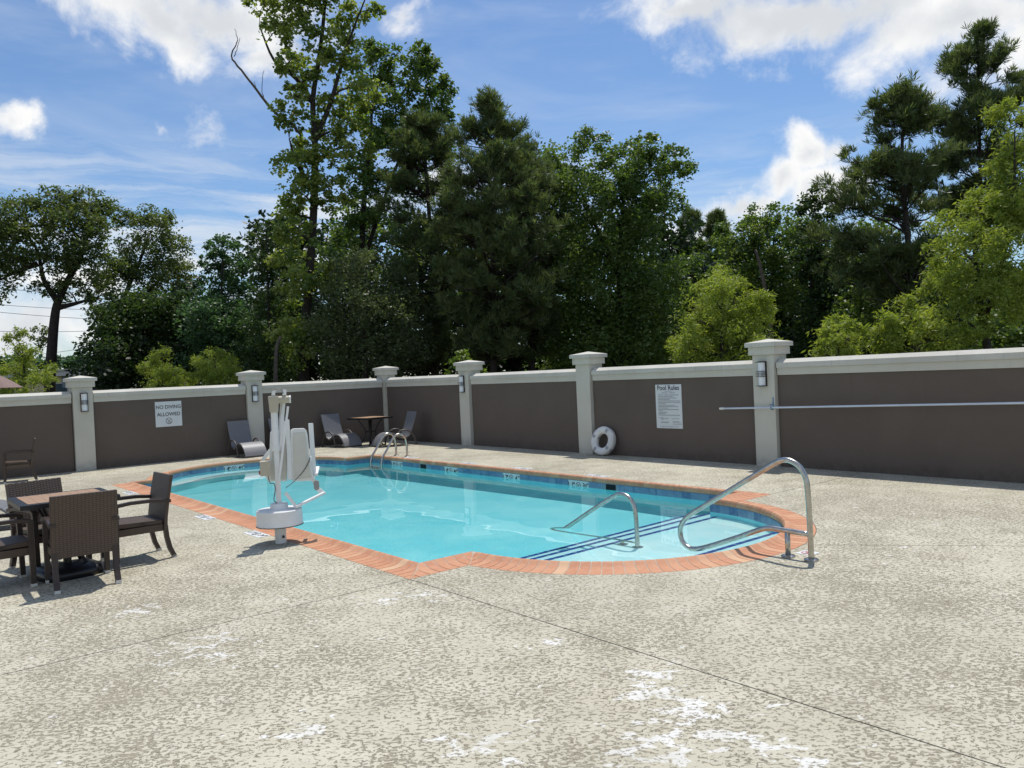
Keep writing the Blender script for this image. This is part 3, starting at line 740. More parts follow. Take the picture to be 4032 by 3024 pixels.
put('NO DIVING', .118, 0, .165, sx=.93, bold=.0016); put('ALLOWED', .118, 0, -.008, sx=.95, bold=.0016)
q = link('no_diving_symbol', ring_strokes(MAT['print'], .073, .010), r); q.location = (0, -.0025, -.165)
r, put, w, h = board('pool_rules_board', onR, 1, 10.040, 10.652, .573, 1.393, 'tall white Pool Rules board with fine print')
put('Pool Rules', .128, 0, .345, bold=.0016, sx=.95); put('Pool Hours', .034, 0, .285, 'print_grey'); put('10:00 AM - 10:00 PM', .036, 0, .254, 'print_grey'); put('Pool for registered guests only', .042, 0, .219, 'print_grey', sx=.92)
mb = MB(); rl = random.Random(3)
for k, L in enumerate((.36, .44, .28, .53, .53, .19, .40, .47, .24, .48, .11, .21, .17, .51)):  # the fine print, not legible in the photograph
    z = .187-k*.0265; mb.add([(-.25, 0, z), (-.25+L, 0, z), (-.25+L, 0, z-.0095), (-.25, 0, z-.0095)], [(0, 1, 2, 3)])
for (x, z, L) in ((-.25, -.205, .12), (-.20, -.225, .19), (-.20, -.238, .07), (-.20, -.287, .20), (-.20, -.30, .18), (.06, -.225, .18), (.08, -.275, .16), (.08, -.297, .21), (.08, -.325, .21)):
    mb.add([(x, 0, z), (x+L, 0, z), (x+L, 0, z-.007), (x, 0, z-.007)], [(0, 1, 2, 3)])
q = mb.build('fine_print', MAT['print_grey'], r, fix=False); q.location = (0, -.0025, 0)
put('In Case of an Emergency Call 911', .034, 0, -.375, 'print_grey', sx=.9)

# long telescopic pole on hooks
a0, z0 = 11.60, .958; a1, z1 = 17.2, 1.075
r = empty('telescopic_pole', onR(a0, -.135, z0), label='long pale telescopic pole hung along the brown wall', cat='pole')
mb = MB().tube([onR(a0, -.135, z0)-r.location, onR(a1, -.135, z1)-r.location], .0165, 12); mb.build('tube', MAT['pole'], r, smooth=True)
d = (onR(a1, -.135, z1)-onR(a0, -.135, z0)).normalized()
MB().tube([-d*.03, d*.06], .021, 12).build('end_cap', MAT['white_plastic'], r, smooth=True)
for a in (12.585, 16.62):
    z = z0+(a-a0)/(a1-a0)*(z1-z0)
    hk = empty('pole_hook', onR(a, -.081, z), label='blue pole hook screwed to the wall lamp pillar' if a < 14 else 'blue pole hook at the far end of the long pole', cat='hook')
    b0 = hk.location; pts = [onR(a, -.086, z+.17), onR(a, -.088, z-.01), onR(a, -.10, z-.026), onR(a, -.135, z-.030), onR(a, -.16, z-.015), onR(a, -.166, z+.02)]
    MB().tube([Vector(p)-b0 for p in spline([tuple(p) for p in pts], 4)], .008, 8).build('strap', MAT['hook'], hk, smooth=True)
    pts = [onR(a, -.088, z+.06), onR(a-.03, -.10, z+.045), onR(a-.05, -.12, z+.055)]
    MB().tube([Vector(p)-b0 for p in spline([tuple(p) for p in pts], 4)], .006, 8).build('prong', MAT['hook'], hk, smooth=True)

# ring buoy leaning on the wall beside a pillar
rb = empty('life_ring', onR(8.76, -.16, .0), label='white foam life ring leaning against the wall beside a pillar', cat='life ring')
mb = MB(); n, m_ = 48, 18; Rm, ra, rb_ = .220, .077, .072
for k in range(n):
    a = 2*math.pi*k/n
    for j in range(m_):
        b = 2*math.pi*j/m_; cr_ = math.copysign(abs(math.cos(b))**.8, math.cos(b)); sr_ = math.copysign(abs(math.sin(b))**.8, math.sin(b))
        groove = .92 if j in (0,) else 1
        mb.v.append(((Rm+ra*cr_*groove)*math.cos(a), rb_*sr_, (Rm+ra*cr_*groove)*math.sin(a)))
for k in range(n):
    for j in range(m_): mb.f.append((k*m_+j, k*m_+(j+1) % m_, ((k+1) % n)*m_+(j+1) % m_, ((k+1) % n)*m_+j))
rot = Matrix.Rotation(A_R + R(4), 4, 'Z') @ Matrix.Rotation(R(-15), 4, 'X')
def ringpart(name, mb, mat, **kw):
    o = mb.build(name, mat, rb, **kw); o.matrix_local = Matrix.Translation((0, 0, .293)) @ rot; return o
ringpart('foam_ring', mb, MAT['ring'], smooth='all')
for a in (R(62), R(158), R(232), R(320)):
    mb = MB(); w = .032
    prof = [((ra+.004)*math.cos(b), (rb_+.004)*math.sin(b)) for b in np.linspace(0, 2*math.pi, 16, endpoint=False)]
    vs = []
    for s in (-1, 1):
        for p, y in prof:
            x = Rm+p; vs.append((x*math.cos(a)-s*w*math.sin(a), y, x*math.sin(a)+s*w*math.cos(a)))
    mb.add(vs, [(i, (i+1) % 16, 16+(i+1) % 16, 16+i) for i in range(16)]); ringpart('strap', mb, MAT['webbing'], smooth='all')

# ------------------------------------------------------------------ steel rails
def prail(name, label, t, pts, posts, z_floor, cat='handrail', r_=.0245):
    o = empty(name, pool(posts[0], t, z_floor), label=label, cat=cat); b0 = o.location
    P3 = lambda s, z: pool(s, t, z)-b0
    x = MB().tube([P3(*p) for p in spline(pts, 7)], r_, 14).build('rail', MAT['chrome'], o, smooth='all'); x.cycles.is_caustics_receiver = True
    return o, P3
o, P3 = prail('handrail', 'curved stainless handrail bolted to the deck at the brick edge', 6.27,
      [(-3.634, .0), (-3.634, .30), (-3.642, .60), (-3.660, .72), (-3.715, .81), (-3.80, .853), (-3.885, .85), (-3.97, .81), (-4.2, .675), (-4.55, .470), (-4.88, .275), (-4.985, .19), (-5.035, .095), (-5.02, -.01), (-4.95, -.068), (-4.85, -.072), (-4.67, -.015), (-4.38, .100), (-4.13, .205), (-4.03, .232), (-3.90, .232), (-3.645, .226)], [-3.634], 0)
MB().tube([P3(-3.853, 0), P3(-3.853, .225)], .0235, 14).build('short_post', MAT['chrome'], o, smooth='all')
for s in (-3.634, -3.853): MB().lathe([(.062, .001), (.062, .012), (.050, .020), (.03, .022)], 24, P3(s, 0)).build('flange', MAT['chrome'], o, smooth=True)
zs = WZ-.30
o, P3 = prail('handrail', 'curved stainless handrail standing in the water on the steps', 6.36,
      [(-5.69, zs), (-5.69, -.1), (-5.697, .13), (-5.72, .255), (-5.79, .338), (-5.905, .362), (-6.01, .325), (-6.34, .145), (-6.70, -.065), (-6.95, -.20), (-7.03, -.26), (-7.04, -.31), (-6.96, -.345), (-6.75, -.33), (-6.35, -.285), (-6.05, -.245), (-5.90, -.235), (-5.70, -.24)], [-5.69], zs)
MB().tube([P3(-5.905, zs), P3(-5.905, -.24)], .0235, 14).build('short_post', MAT['chrome'], o, smooth='all')
for s in (-5.69, -5.905): MB().lathe([(.062, .001), (.062, .012), (.050, .020), (.03, .022)], 24, P3(s, zs)).build('flange', MAT['chrome'], o, smooth=True)
lad = empty('pool_ladder', pool(-15.22, 9.34), label='stainless pool ladder with two arched grab rails', cat='ladder'); b0 = lad.location
LP = [(9.34, 0), (9.34, .27), (9.30, .43), (9.20, .505), (9.08, .495), (8.98, .41), (8.85, .215), (8.74, .07), (8.70, -.01), (8.68, -.15), (8.68, -.6), (8.70, -.98), (8.78, -1.02)]
for s in (-15.45, -14.99):
    x = MB().tube([pool(s, *p)-b0 for p in spline(LP, 6)], .0235, 12).build('grab_rail', MAT['chrome'], lad, smooth='all'); x.cycles.is_caustics_receiver = True
    MB().lathe([(.06, .001), (.06, .012), (.045, .02), (.03, .022)], 20, pool(s, 9.34)-b0).build('flange', MAT['chrome'], lad, smooth=True)
for z in (-.30, -.55, -.80):
    x = MB().box(pool(-15.22, 8.665, z)-b0, (.44, .085, .028), Matrix.Rotation(A_P, 3, 'Z')).build('tread', MAT['grey_plastic'], lad, bevel=.006); x.cycles.is_caustics_receiver = True

# ------------------------------------------------------------------ depth markers let into the deck
def deck_marker(s, t, up, a, b, half, label, red=False):
    # up = +1: read from the near deck, -1: read from the far deck
    r = empty('deck_depth_marker', pool(s, t, 0), A_P + (0 if up > 0 else math.pi), label=label, cat='depth marker', group='depth markers on the deck')
    mm = MAT['print_red'] if red else MAT['print']
    for j, kind in enumerate('msf' if not red else 's'):
        x = ((j-1)*.155) if not red else 0
        p = MB().box2((x-.0755, -.0755, -.006), (x+.0755, .0755, .0035)).build('tile', MAT['sign'], r)
        def put(me, dx, dz): q = link('numeral', me, p); q.location = (x+dx, dz, .0050)
        if kind == 's':
            q = link('no_diving_symbol', ring_strokes(mm), p); q.matrix_local = Matrix.Translation((x, 0, .0050)) @ Matrix.Rotation(R(-90), 4, 'X')
        elif kind == 'm': put(tmesh(a, .10), -.02, 0); put(tmesh('M', .045), .055, .03)
        else:
            put(tmesh(b, .10), -.03 if half else -.015, 0)
            if half: put(tmesh('½', .06), .018, .01)
            put(tmesh('FT', .042), .055, .03)
deck_marker(-10.73, 3.512, 1, '1.2', '4', 0, 'white 4 FT depth marker in the deck between the lift and the dining set')
deck_marker(-14.45, 3.512, 1, '1.5', '5', 0, 'white 5 FT depth marker in the deck behind the dining set')
deck_marker(-8.98, 3.512, 1, '1.1', '3', 1, 'white depth marker in the deck shaded by the pool lift')
deck_marker(-14.72, 9.245, -1, '1.5', '5', 0, 'white depth marker in the deck beside the ladder feet')
deck_marker(-12.62, 9.245, -1, '1.4', '4', 1, 'white depth marker on the far deck next after the ladder one')
deck_marker(-10.95, 9.245, -1, '1.2', '4', 0, 'white depth marker on the far deck below the plain pillar')
deck_marker(-9.08, 9.245, -1, '1.1', '3', 1, 'white depth marker on the far deck below the life ring')
deck_marker(-3.80, 6.50, 1, '', '', 0, 'small white no diving tile with red ring by the handrail foot', red=True)

# ------------------------------------------------------------------ dining chairs and table
def make_chair():
    r = empty('dining_chair', cat='chair')
    wk, rt = MAT['wicker'], MAT['rattan']
    # backrest: slightly raked panel reaching below the seat
    prof = [(-.205, .285), (-.215, .42), (-.245, .62), (-.290, .845), (-.322, .842), (-.280, .62), (-.250, .42), (-.240, .285)]
    MB().slab(prof, -.265, .265).build('backrest', wk, r, bevel=.008)
    sp = [(-.205, .355), (.245, .365), (.262, .385), (.245, .412), (0, .404), (-.205, .398)]
    MB().slab(sp, -.235, .235).build('seat', wk, r, bevel=.008)
    MB().box2((-.245, -.205, .285), (.245, .25, .354)).build('apron', wk, r, bevel=.006)
    for sx in (-1, 1):
        lg = MB().bar((sx*.245, .245, .012), (sx*.250, .235, .585), .045).build('leg', rt, r, bevel=.006)
        MB().bar((sx*.245, .245, .0), (sx*.245, .245, .026), .047).build('foot_cap', MAT['cap'], lg)
        mb = MB(); pts = [(sx*.240, -.225, .34), (sx*.240, -.235, .22), (sx*.240, -.262, .10), (sx*.240, -.300, .012)]
        for a, b in zip(pts, pts[1:]): mb.bar(a, b, .042, .046, up=(1, 0, 0))
        lg = mb.build('leg', rt, r); MB().bar((sx*.240, -.302, .0), (sx*.240, -.297, .028), .046).build('foot_cap', MAT['cap'], lg)
        ap = [(-.285, .600), (-.10, .622), (.10, .624), (.22, .612), (.268, .592)]
        mb = MB(); vs = []
        for y, z in ap: vs += [(sx*.250-.030, y, z-.034), (sx*.250+.030, y, z-.034), (sx*.250+.030, y, z), (sx*.250-.030, y, z)]
        fs = [(3, 2, 1, 0), tuple(16+i for i in range(4))] + [(4*k+i, 4*k+(i+1) % 4, 4*k+4+(i+1) % 4, 4*k+4+i) for k in range(4) for i in range(4)]
        mb.add(vs, fs).build('armrest', rt, r, bevel=.008)
    return r
chair0 = make_chair(); used = [False]
def place_chair(p, rz, label, group=None):
    c = chair0 if not used[0] else copy_tree(chair0); used[0] = True
    c.location = p; c.rotation_euler = (0, 0, rz); c['label'] = label
    if group: c['group'] = group
    return c
gset = 'chairs around the dining table'
def face(ds, dt): v = pool(ds, dt)-pool(0, 0); return math.atan2(v.y, v.x)-math.pi/2       # +y of the chair looks that way
place_chair(pool(-8.075, 1.530), face(-1, .05), 'brown wicker dining chair showing its back, pushed up to the square table', gset)
place_chair(pool(-8.735, 2.150), face(.03, -1), 'brown wicker dining chair at the table side next to the pool', gset)
place_chair(pool(-9.145, 1.465), face(1, .28), 'brown wicker dining chair whose back shows beyond the table top', gset)
place_chair(pool(-8.53, .925), face(-.03, 1), 'brown wicker dining chair at the table side away from the pool', gset)
place_chair(pool(-18.74, 2.505), face(-.22, -1) + R(4), 'lone brown wicker chair standing by the wall pillar')

def square_table(loc, rz, size, label, base, pitch):
    r = empty('patio_table', loc, rz, label=label, cat='table', group='square patio tables'); h = size/2; zt = .742
    mb = MB()
    fr = MB()
    for k in range(4):
        a = k*math.pi/2; m3 = Matrix.Rotation(a, 3, 'Z')
        prof = [m3 @ Vector(p) for p in ((-h, -h, zt-.045), (h, -h, zt-.045), (h-.07, -h+.07, zt-.045), (-h+.07, -h+.07, zt-.045), (-h, -h, zt), (h, -h, zt), (h-.07, -h+.07, zt), (-h+.07, -h+.07, zt))]
        mb = MB().add(prof, [(3, 2, 1, 0), (4, 5, 6, 7), (0, 1, 5, 4), (1, 2, 6, 5), (2, 3, 7, 6), (3, 0, 4, 7)]); mb.build('edge_frame', MAT['black'], r, bevel=.006)
    k = 8; w = (size-.14)/k
    for i in range(k):
        y = -h+.07+i*w; MB().box2((-h+.071, y+.0012, zt-.03), (h-.071, y+w-.0012, zt+.002)).build('slat', MAT['wood'], r)
    for k in range(4):
        a = k*math.pi/2+math.pi/4; c_, s_ = math.cos(a), math.sin(a)
        pts = [(.36*size, zt-.046), (.31*size, .62), (.20*size, .48), (.155*size, .36), (.17*size, .22), (.27*size, .08), (.37*size, .012)]
        P = spline([(c_*x, s_*x, z) for x, z in pts], 4); MB().tube(P, .016, 8).build('leg', MAT['black'], r, smooth='all')
    MB().tube([(math.cos(t)*.155*size, math.sin(t)*.155*size, .36) for t in np.linspace(0, 2*math.pi, 25)], .011, 6).build('ring_brace', MAT['black'], r, smooth='all')
    MB().tube([(0, 0, .02), (0, 0, zt-.046)], .026, 12).build('centre_tube', MAT['black'], r, smooth='all')
    return r
tb = square_table(pool(-8.615, 1.50), A_P, .82, 'square patio table with brown slatted top amid the dining chairs', True, 0)
ub = empty('umbrella_base', pool(-8.55, 1.50), A_P+R(8), label='black rounded umbrella base on the deck under the dining table', cat='umbrella base')
q = [(.27*math.copysign(abs(math.cos(t))**.55, math.cos(t)), .27*math.copysign(abs(math.sin(t))**.55, math.sin(t))) for t in np.linspace(0, 2*math.pi, 32, endpoint=False)]
mb = MB(); rows = [(1, .0), (1, .05), (.94, .085), (.5, .105), (.16, .115)]
mb.add([(x*f, y*f, z) for f, z in rows for x, y in q], [tuple(range(31, -1, -1)), tuple(128+i for i in range(32))]+[(k*32+i, k*32+(i+1) % 32, (k+1)*32+(i+1) % 32, (k+1)*32+i) for k in range(4) for i in range(32)])
mb.build('weight', MAT['black'], ub, smooth='all')
MB().tube([(0, 0, .10), (0, 0, .34)], .034, 14).build('socket', MAT['black'], ub, smooth=True)
square_table(pool(-18.62, 10.50), A_P+R(8), .86, 'square patio table between two loungers in the wall corner', False, 0)

# ------------------------------------------------------------------ loungers
def make_lounger():
    r = empty('sun_lounger', cat='lounger')
    wk, rt = MAT['wicker_grey'], MAT['rattan_grey']
    line = [(-.50, .855), (-.455, .70), (-.39, .50), (-.32, .33), (-.26, .235), (-.17, .205), (-.06, .24), (.06, .305), (.18, .335), (.30, .318), (.42, .245), (.51, .14), (.56, .035)]
    P = [np.array(p) for p in spline(line, 4)]; n = len(P); top = []; bot = []
    for i in range(n):
        d = P[min(i+1, n-1)]-P[max(i-1, 0)]; d /= np.linalg.norm(d); nn = np.array([-d[1], d[0]]); top.append(P[i]+nn*.014); bot.append(P[i]-nn*.014)
    cut = next(i for i in range(n) if P[i][1] < .30)
    def strip(a, b, name):
        mb = MB(); vs = []
        for i in range(a, b): vs += [(-.27, *top[i]), (.27, *top[i]), (.27, *bot[i]), (-.27, *bot[i])]
        k = b-a
        mb.add(vs, [(0, 1, 2, 3), tuple(4*(k-1)+j for j in (3, 2, 1, 0))]+[(4*i+j, 4*i+4+j, 4*i+4+(j+1) % 4, 4*i+(j+1) % 4) for i in range(k-1) for j in range(4)])
        return mb.build(name, wk, r, smooth=True)
    strip(0, cut+1, 'backrest'); strip(cut, n, 'seat')
    for sx in (-1, 1):
        pts = [(sx*.295, -.46, .0), (sx*.295, -.40, .20), (sx*.298, -.30, .345), (sx*.30, -.16, .405), (sx*.30, -.02, .385), (sx*.298, .09, .29), (sx*.296, .15, .14), (sx*.295, .17, .0)]
        MB().tube(spline(pts, 5), .021, 9).build('arm_loop', rt, r, smooth='all')
        MB().tube(spline([(sx*.275, -.30, .27), (sx*.285, -.10, .19), (sx*.275, .10, .26)], 4), .014, 8).build('side_rail', rt, r, smooth='all')
        MB().tube([(sx*.27, .56, .012), (sx*.27, .45, .012), (sx*.28, .17, .03)], .014, 8).build('foot_rail', rt, r, smooth='all')
    MB().tube([(-.26, .56, .014), (.26, .56, .014)], .016, 8).build('foot_bar', rt, r, smooth='all')
    MB().tube([(-.29, -.36, .27), (.29, -.36, .27)], .014, 8).build('cross_bar', rt, r, smooth='all')
    return r
lg0 = make_lounger()
def place_lounger(p, rz, label, first=[True]):
    o = lg0 if first[0] else copy_tree(lg0); first[0] = False
    o.location = p; o.rotation_euler = (0, 0, rz); o['label'] = label; o['group'] = 'grey woven sun loungers'
place_lounger(pool(-19.12, 7.345), face(1, .02), 'grey woven lounger in front of the lamp pillar behind the lift')
place_lounger(pool(-19.14, 8.42), face(1, .05), 'grey woven lounger mostly hidden behind the pool lift')
place_lounger(pool(-19.14, 9.90), face(1, .10), 'grey woven lounger beside the corner table, half its back sunlit')
place_lounger(pool(-17.80, 10.76), face(-.15, -1), 'grey woven lounger behind the pool ladder, turned across the corner')
place_lounger(pool(-12.45, 1.12), face(.35, 1), 'grey woven lounger on the open deck behind the dining set')

# ------------------------------------------------------------------ pool lift
lf = empty('pool_lift', pool(-8.268, 3.50), label='white battery pool lift with raised seat on a round base', cat='pool lift')
PXM = 363.0
fx = np.array([-2.58, 8.60]); vd = fx/np.linalg.norm(fx)
lf.rotation_euler = (0, 0, math.atan2(vd[1], vd[0])-math.pi/2)    # local y away from the deck side, x to the right
def lx(cx, cy):                                                # coordinates from a detail study of the lift: x right, z up, metres
    X = 1000+cx*.39164; Y = 1500+cy*.39164
    x = (X-1110)/PXM; z = (2136-Y)/PXM
    return x*math.cos(-ROLL) + z*math.sin(-ROLL)*-1*-1, z*math.cos(ROLL) - x*math.sin(-ROLL)
def L3(cx, cy, y=0): x, z = lx(cx, cy); return Vector((x, y, z))
WP, BP = MAT['white_paint'], MAT['beige_plastic']
MB().lathe([(.060, -.02), (.060, .215)], 28).build('socket_post', WP, lf, smooth=True)
MB().tube([(.03, -.055, .075), (.03, -.085, .075)], .014, 10).build('lock_knob', MAT['black'], lf, smooth=True)
MB().lathe([(.244, .200), (.247, .206), (.244, .214), (.240, .36), (.232, .368), (.10, .372), (.0, .372)], 48).build('turntable_housing', WP, lf, smooth=True)
MB().lathe([(.250, .194), (.250, .200), (.1, .200)], 48).build('gasket', MAT['black'], lf, smooth=True)
MB().lathe([(.098, .372), (.098, .379), (.094, .381), (.092, .425), (.086, .432), (.03, .434)], 36).build('swivel_collar', WP, lf, smooth=True)
MB().box2((-.028, -.028, .43), (.028, .028, 1.06)).build('mast', WP, lf, bevel=.006)
MB().tube([(-.004, -.004, 1.02), (-.004, -.004, 1.42)], .037, 20).build('actuator_tube', WP, lf, smooth=True)
MB().tube([(-.003, -.006, .66), (-.003, -.006, 1.03)], .019, 14).build('piston', MAT['grey_plastic'], lf, smooth=True)
MB().lathe([(.045, 0), (.045, .05)], 20, (-.004, -.004, 1.0)).build('clamp', WP, lf, smooth=True)
mb = MB(); z0, z1 = 1.42, 1.595
mb.add([(-.05, -.06, z0), (.04, -.06, z0), (.04, .06, z0), (-.05, .06, z0), (-.062, -.068, z1), (.05, -.068, z1), (.05, .068, z1), (-.062, .068, z1)], [(3, 2, 1, 0), (4, 5, 6, 7), (0, 1, 5, 4), (1, 2, 6, 5), (2, 3, 7, 6), (3, 0, 4, 7)]).build('gearbox', BP, lf, bevel=.014)
MB().tube([(.045, 0, 1.553), (.16, 0, 1.553)], .040, 20).build('motor', BP, lf, smooth=True)
MB().tube([(.16, 0, 1.553), (.176, 0, 1.553)], .042, 20).build('motor_cap', MAT['white_plastic'], lf, smooth=True)
for x in (-.008, .107):                                        # clevis ears on top
    mb = MB(); mb.add([(x-.018, -.02, 1.60), (x+.022, -.02, 1.60), (x+.030, -.02, 1.655), (x-.004, -.02, 1.665), (x-.018, .02, 1.60), (x+.022, .02, 1.60), (x+.030, .02, 1.655), (x-.004, .02, 1.665)], [(3, 2, 1, 0), (4, 5, 6, 7), (0, 1, 5, 4), (1, 2, 6, 5), (2, 3, 7, 6), (3, 0, 4, 7)])
    mb.build('clevis', WP, lf, bevel=.004)
MB().tube(spline([(-.01, -.03, 1.655), (.03, -.04, 1.672), (.075, -.04, 1.665), (.10, -.03, 1.62)], 5), .005, 6).build('hose', MAT['grey_plastic'], lf, smooth='all')
# lifting arm: two pairs of flat bars dropping from the top to the mast
for (a, b, w, y) in ((L3(322, 120, .03), L3(268, 660, .03), .034, .03), (L3(352, 250, -.035), L3(262, 1010, -.035), .024, -.035), (L3(300, 210, .055), L3(275, 700, .055), .05, .055), (L3(318, 400, -.01), L3(272, 660, -.01), .024, -.01)):
    MB().bar(a, b, w, .020, up=(0, 1, 0)).build('lift_arm', WP, lf, bevel=.003)
MB().bar(L3(345, 390, .08), L3(372, 1000, .08), .045, .05, up=(0, 1, 0)).build('seat_post', WP, lf, bevel=.006)
# seat shell seen from behind: back panel and side panel
def panel(pts, y0, y1, name, mat, bev=.012):
    P = [lx(*p) for p in pts]; n = len(P); mb = MB()
    mb.add([(x, y0, z) for x, z in P]+[(x, y1, z) for x, z in P], [tuple(range(n-1, -1, -1)), tuple(range(n, 2*n))]+[(i, (i+1) % n, n+(i+1) % n, n+i) for i in range(n)])
    return mb.build(name, mat, lf, bevel=bev, smooth=True)
panel([(378, 500), (400, 482), (510, 480), (535, 500), (548, 560), (568, 760), (600, 960), (622, 1000), (610, 1022), (400, 1022), (385, 960), (372, 700)], .07, .13, 'seat_back', MAT['white_plastic'])
panel([(402, 525), (520, 520), (552, 800), (585, 985), (410, 1000)], .060, .075, 'back_cover', MAT['cream_plastic'], .004)
panel([(178, 520), (200, 498), (345, 500), (345, 1018), (160, 1018), (130, 960), (168, 880)], .10, .17, 'seat_base', MAT['white_plastic'])
panel([(200, 540), (335, 535), (338, 1000), (185, 1000)], .092, .102, 'base_cover', MAT['cream_plastic'], .004)
MB().bar(L3(580, 432, .14), L3(612, 985, .14), .052, .04, up=(0, 1, 0)).build('armrest', WP, lf, bevel=.008)
MB().bar(L3(100, 812, .22), L3(185, 700, .22), .04, .03, up=(0, 1, 0)).build('armrest', WP, lf, bevel=.006)
MB().bar(L3(630, 960, .10), L3(658, 905, .30), .04, .03, up=(0, 0, 1)).build('hinge_bar', WP, lf, bevel=.006)
c = L3(633, 1065, .06); mb = MB()
pr = [(.030*math.cos(t), .030*math.sin(t)+(.025 if math.sin(t) > 0 else -.025)) for t in np.linspace(0, 2*math.pi, 20, endpoint=False)]
mb.add([(c.x+x, c.y-.02, c.z+z) for x, z in pr]+[(c.x+x, c.y+.03, c.z+z) for x, z in pr], [tuple(range(19, -1, -1)), tuple(range(20, 40))]+[(i, (i+1) % 20, 20+(i+1) % 20, 20+i) for i in range(20)]).build('pivot_cover', MAT['grey_plastic'], lf, bevel=.006)
MB().bar(L3(600, 1010, .08), L3(640, 1075, .08), .04, .03, up=(0, 1, 0)).build('pivot_arm', WP, lf)
MB().bar(L3(650, 1105, .06), L3(705, 1158, .06), .05, .03, up=(0, 1, 0)).build('footrest_link', WP, lf, bevel=.005)
MB().bar(L3(712, 1140, .02), L3(420, 1252, -.14), .05, .024, up=(0, 0, 1)).build('footrest', WP, lf, bevel=.005)
MB().bar(L3(432, 1258, -.13), L3(322, 1108, -.10), .036, .024, up=(0, 1, 0)).build('footrest_bar', WP, lf, bevel=.005)
mb = MB(); a = L3(85, 940); b = L3(180, 792); mb.box2((a.x, -.10, a.z), (b.x, .03, b.z)).build('battery_box', BP, lf, bevel=.008)
MB().box2((a.x-.014, -.05, a.z+.015), (a.x-.001, -.01, a.z+.05)).build('switch', MAT['print_red'], lf)
coil = []
A, B, C_ = L3(572, 765, .02), L3(530, 930, -.02), L3(330, 1068, -.04)
for t in np.linspace(0, 1, 90):
    p = A*(1-t)**2 + 2*B*t*(1-t) + C_*t*t; an = t*2*math.pi*22
    k = .008 if t < .62 else .0015
    coil.append(p+Vector((math.cos(an)*k, math.sin(an)*k, 0)))
MB().tube(coil, .0045, 6).build('coiled_cable', MAT['cable'], lf, smooth='all')
MB().tube(spline([tuple(L3(572, 765, .02)), tuple(L3(575, 790, .01)), tuple(L3(573, 822, .01))], 4), .011, 8).build('hand_control', MAT['white_plastic'], lf, smooth='all')
MB().tube(spline([tuple(L3(160, 940, -.05)), tuple(L3(175, 1010, -.05)), tuple(L3(215, 1025, -.04)), tuple(L3(228, 1080, -.04)), tuple(L3(215, 1180, -.05)), tuple(L3(243, 1222, -.03))], 5), .005, 6).build('cable', MAT['cable'], lf, smooth='all')

# ------------------------------------------------------------------ umbrella standing outside the frame, one corner reaching in
tip = at(50, 836.5, 16.2); cen = at(-40, 800, 16.0)
um = empty('market_umbrella', (cen[0]-.25, cen[1], 0), R(14), label='mauve canvas umbrella corner reaching in above the wall', cat='umbrella')
ztip = tip[2]; mb = MB(); nseg = 8; rad = math.hypot(tip[0]-um.location.x, tip[1]-um.location.y)
ang0 = math.atan2(tip[1]-um.location.y, tip[0]-um.location.x)-R(14); vs = [(0, 0, ztip+.36)]; K = 6
for i in range(nseg*K):
    a = ang0+2*math.pi*i/(nseg*K); ph_ = abs(((i % K)/K)-.0); sag = math.sin(math.pi*(i % K)/K)
    rr = rad*(1-.09*sag)
    for j in range(1, 7):
        q = j/6; vs.append((math.cos(a)*rr*q, math.sin(a)*rr*q, ztip+.36*(1-q**1.75)))
nn = nseg*K
fs = [(0, 1+i*6, 1+((i+1) % nn)*6) for i in range(nn)] + [(1+i*6+j, 2+i*6+j, 2+((i+1) % nn)*6+j, 1+((i+1) % nn)*6+j) for i in range(nn) for j in range(5)]
mb.add(vs, fs).build('canopy', MAT['canopy'], um, smooth=True)
MB().tube([(0, 0, 0), (0, 0, ztip+.42)], .022, 12).build('pole', MAT['bronze'], um, smooth=True)
for i in range(nseg):
    a = ang0+2*math.pi*i/nseg; MB().tube([(math.cos(a)*rad*.985*q, math.sin(a)*rad*.985*q, ztip-.02+.355*(1-q**1.75)) for q in np.linspace(.02, 1, 8)], .008, 6).build('rib', MAT['bronze'], um)
MB().lathe([(.26, 0), (.26, .05), (.06, .09), (.05, .3)], 28).build('base', MAT['black'], um, smooth=True)
#--PART3--
# ------------------------------------------------------------------ foliage
def quads_mesh(name, V, tint, mat):                            # V: (n, 4, 3)
    n = len(V); me = bpy.data.meshes.new(name)
    me.vertices.add(4*n); me.vertices.foreach_set('co', V.reshape(-1).astype(np.float32))
    me.loops.add(4*n); me.loops.foreach_set('vertex_index', np.arange(4*n, dtype=np.int32))
    me.polygons.add(n); me.polygons.foreach_set('loop_start', np.arange(0, 4*n, 4, dtype=np.int32))
    at_ = me.attributes.new('tint', 'FLOAT', 'FACE'); at_.data.foreach_set('value', tint.astype(np.float32))
    me.update(calc_edges=True); me.materials.append(mat); return me
def unit(a): return a/np.maximum(np.linalg.norm(a, axis=-1, keepdims=True), 1e-9)
def leaf_quads(P, size, asp, droop=.3, flat=.5, var=.35):
    n = len(P); d = rng.normal(size=(n, 3)); d[:, 2] = d[:, 2]*(1-flat)-droop; d = unit(d)
    s = unit(np.cross(d, rng.normal(size=(n, 3)))); L = size*(1+var*rng.uniform(-1, 1, (n, 1)))
    w = L*asp*.5; m_ = P + d*L*.42
    return np.stack([P, m_+s*w, P+d*L, m_-s*w], 1)
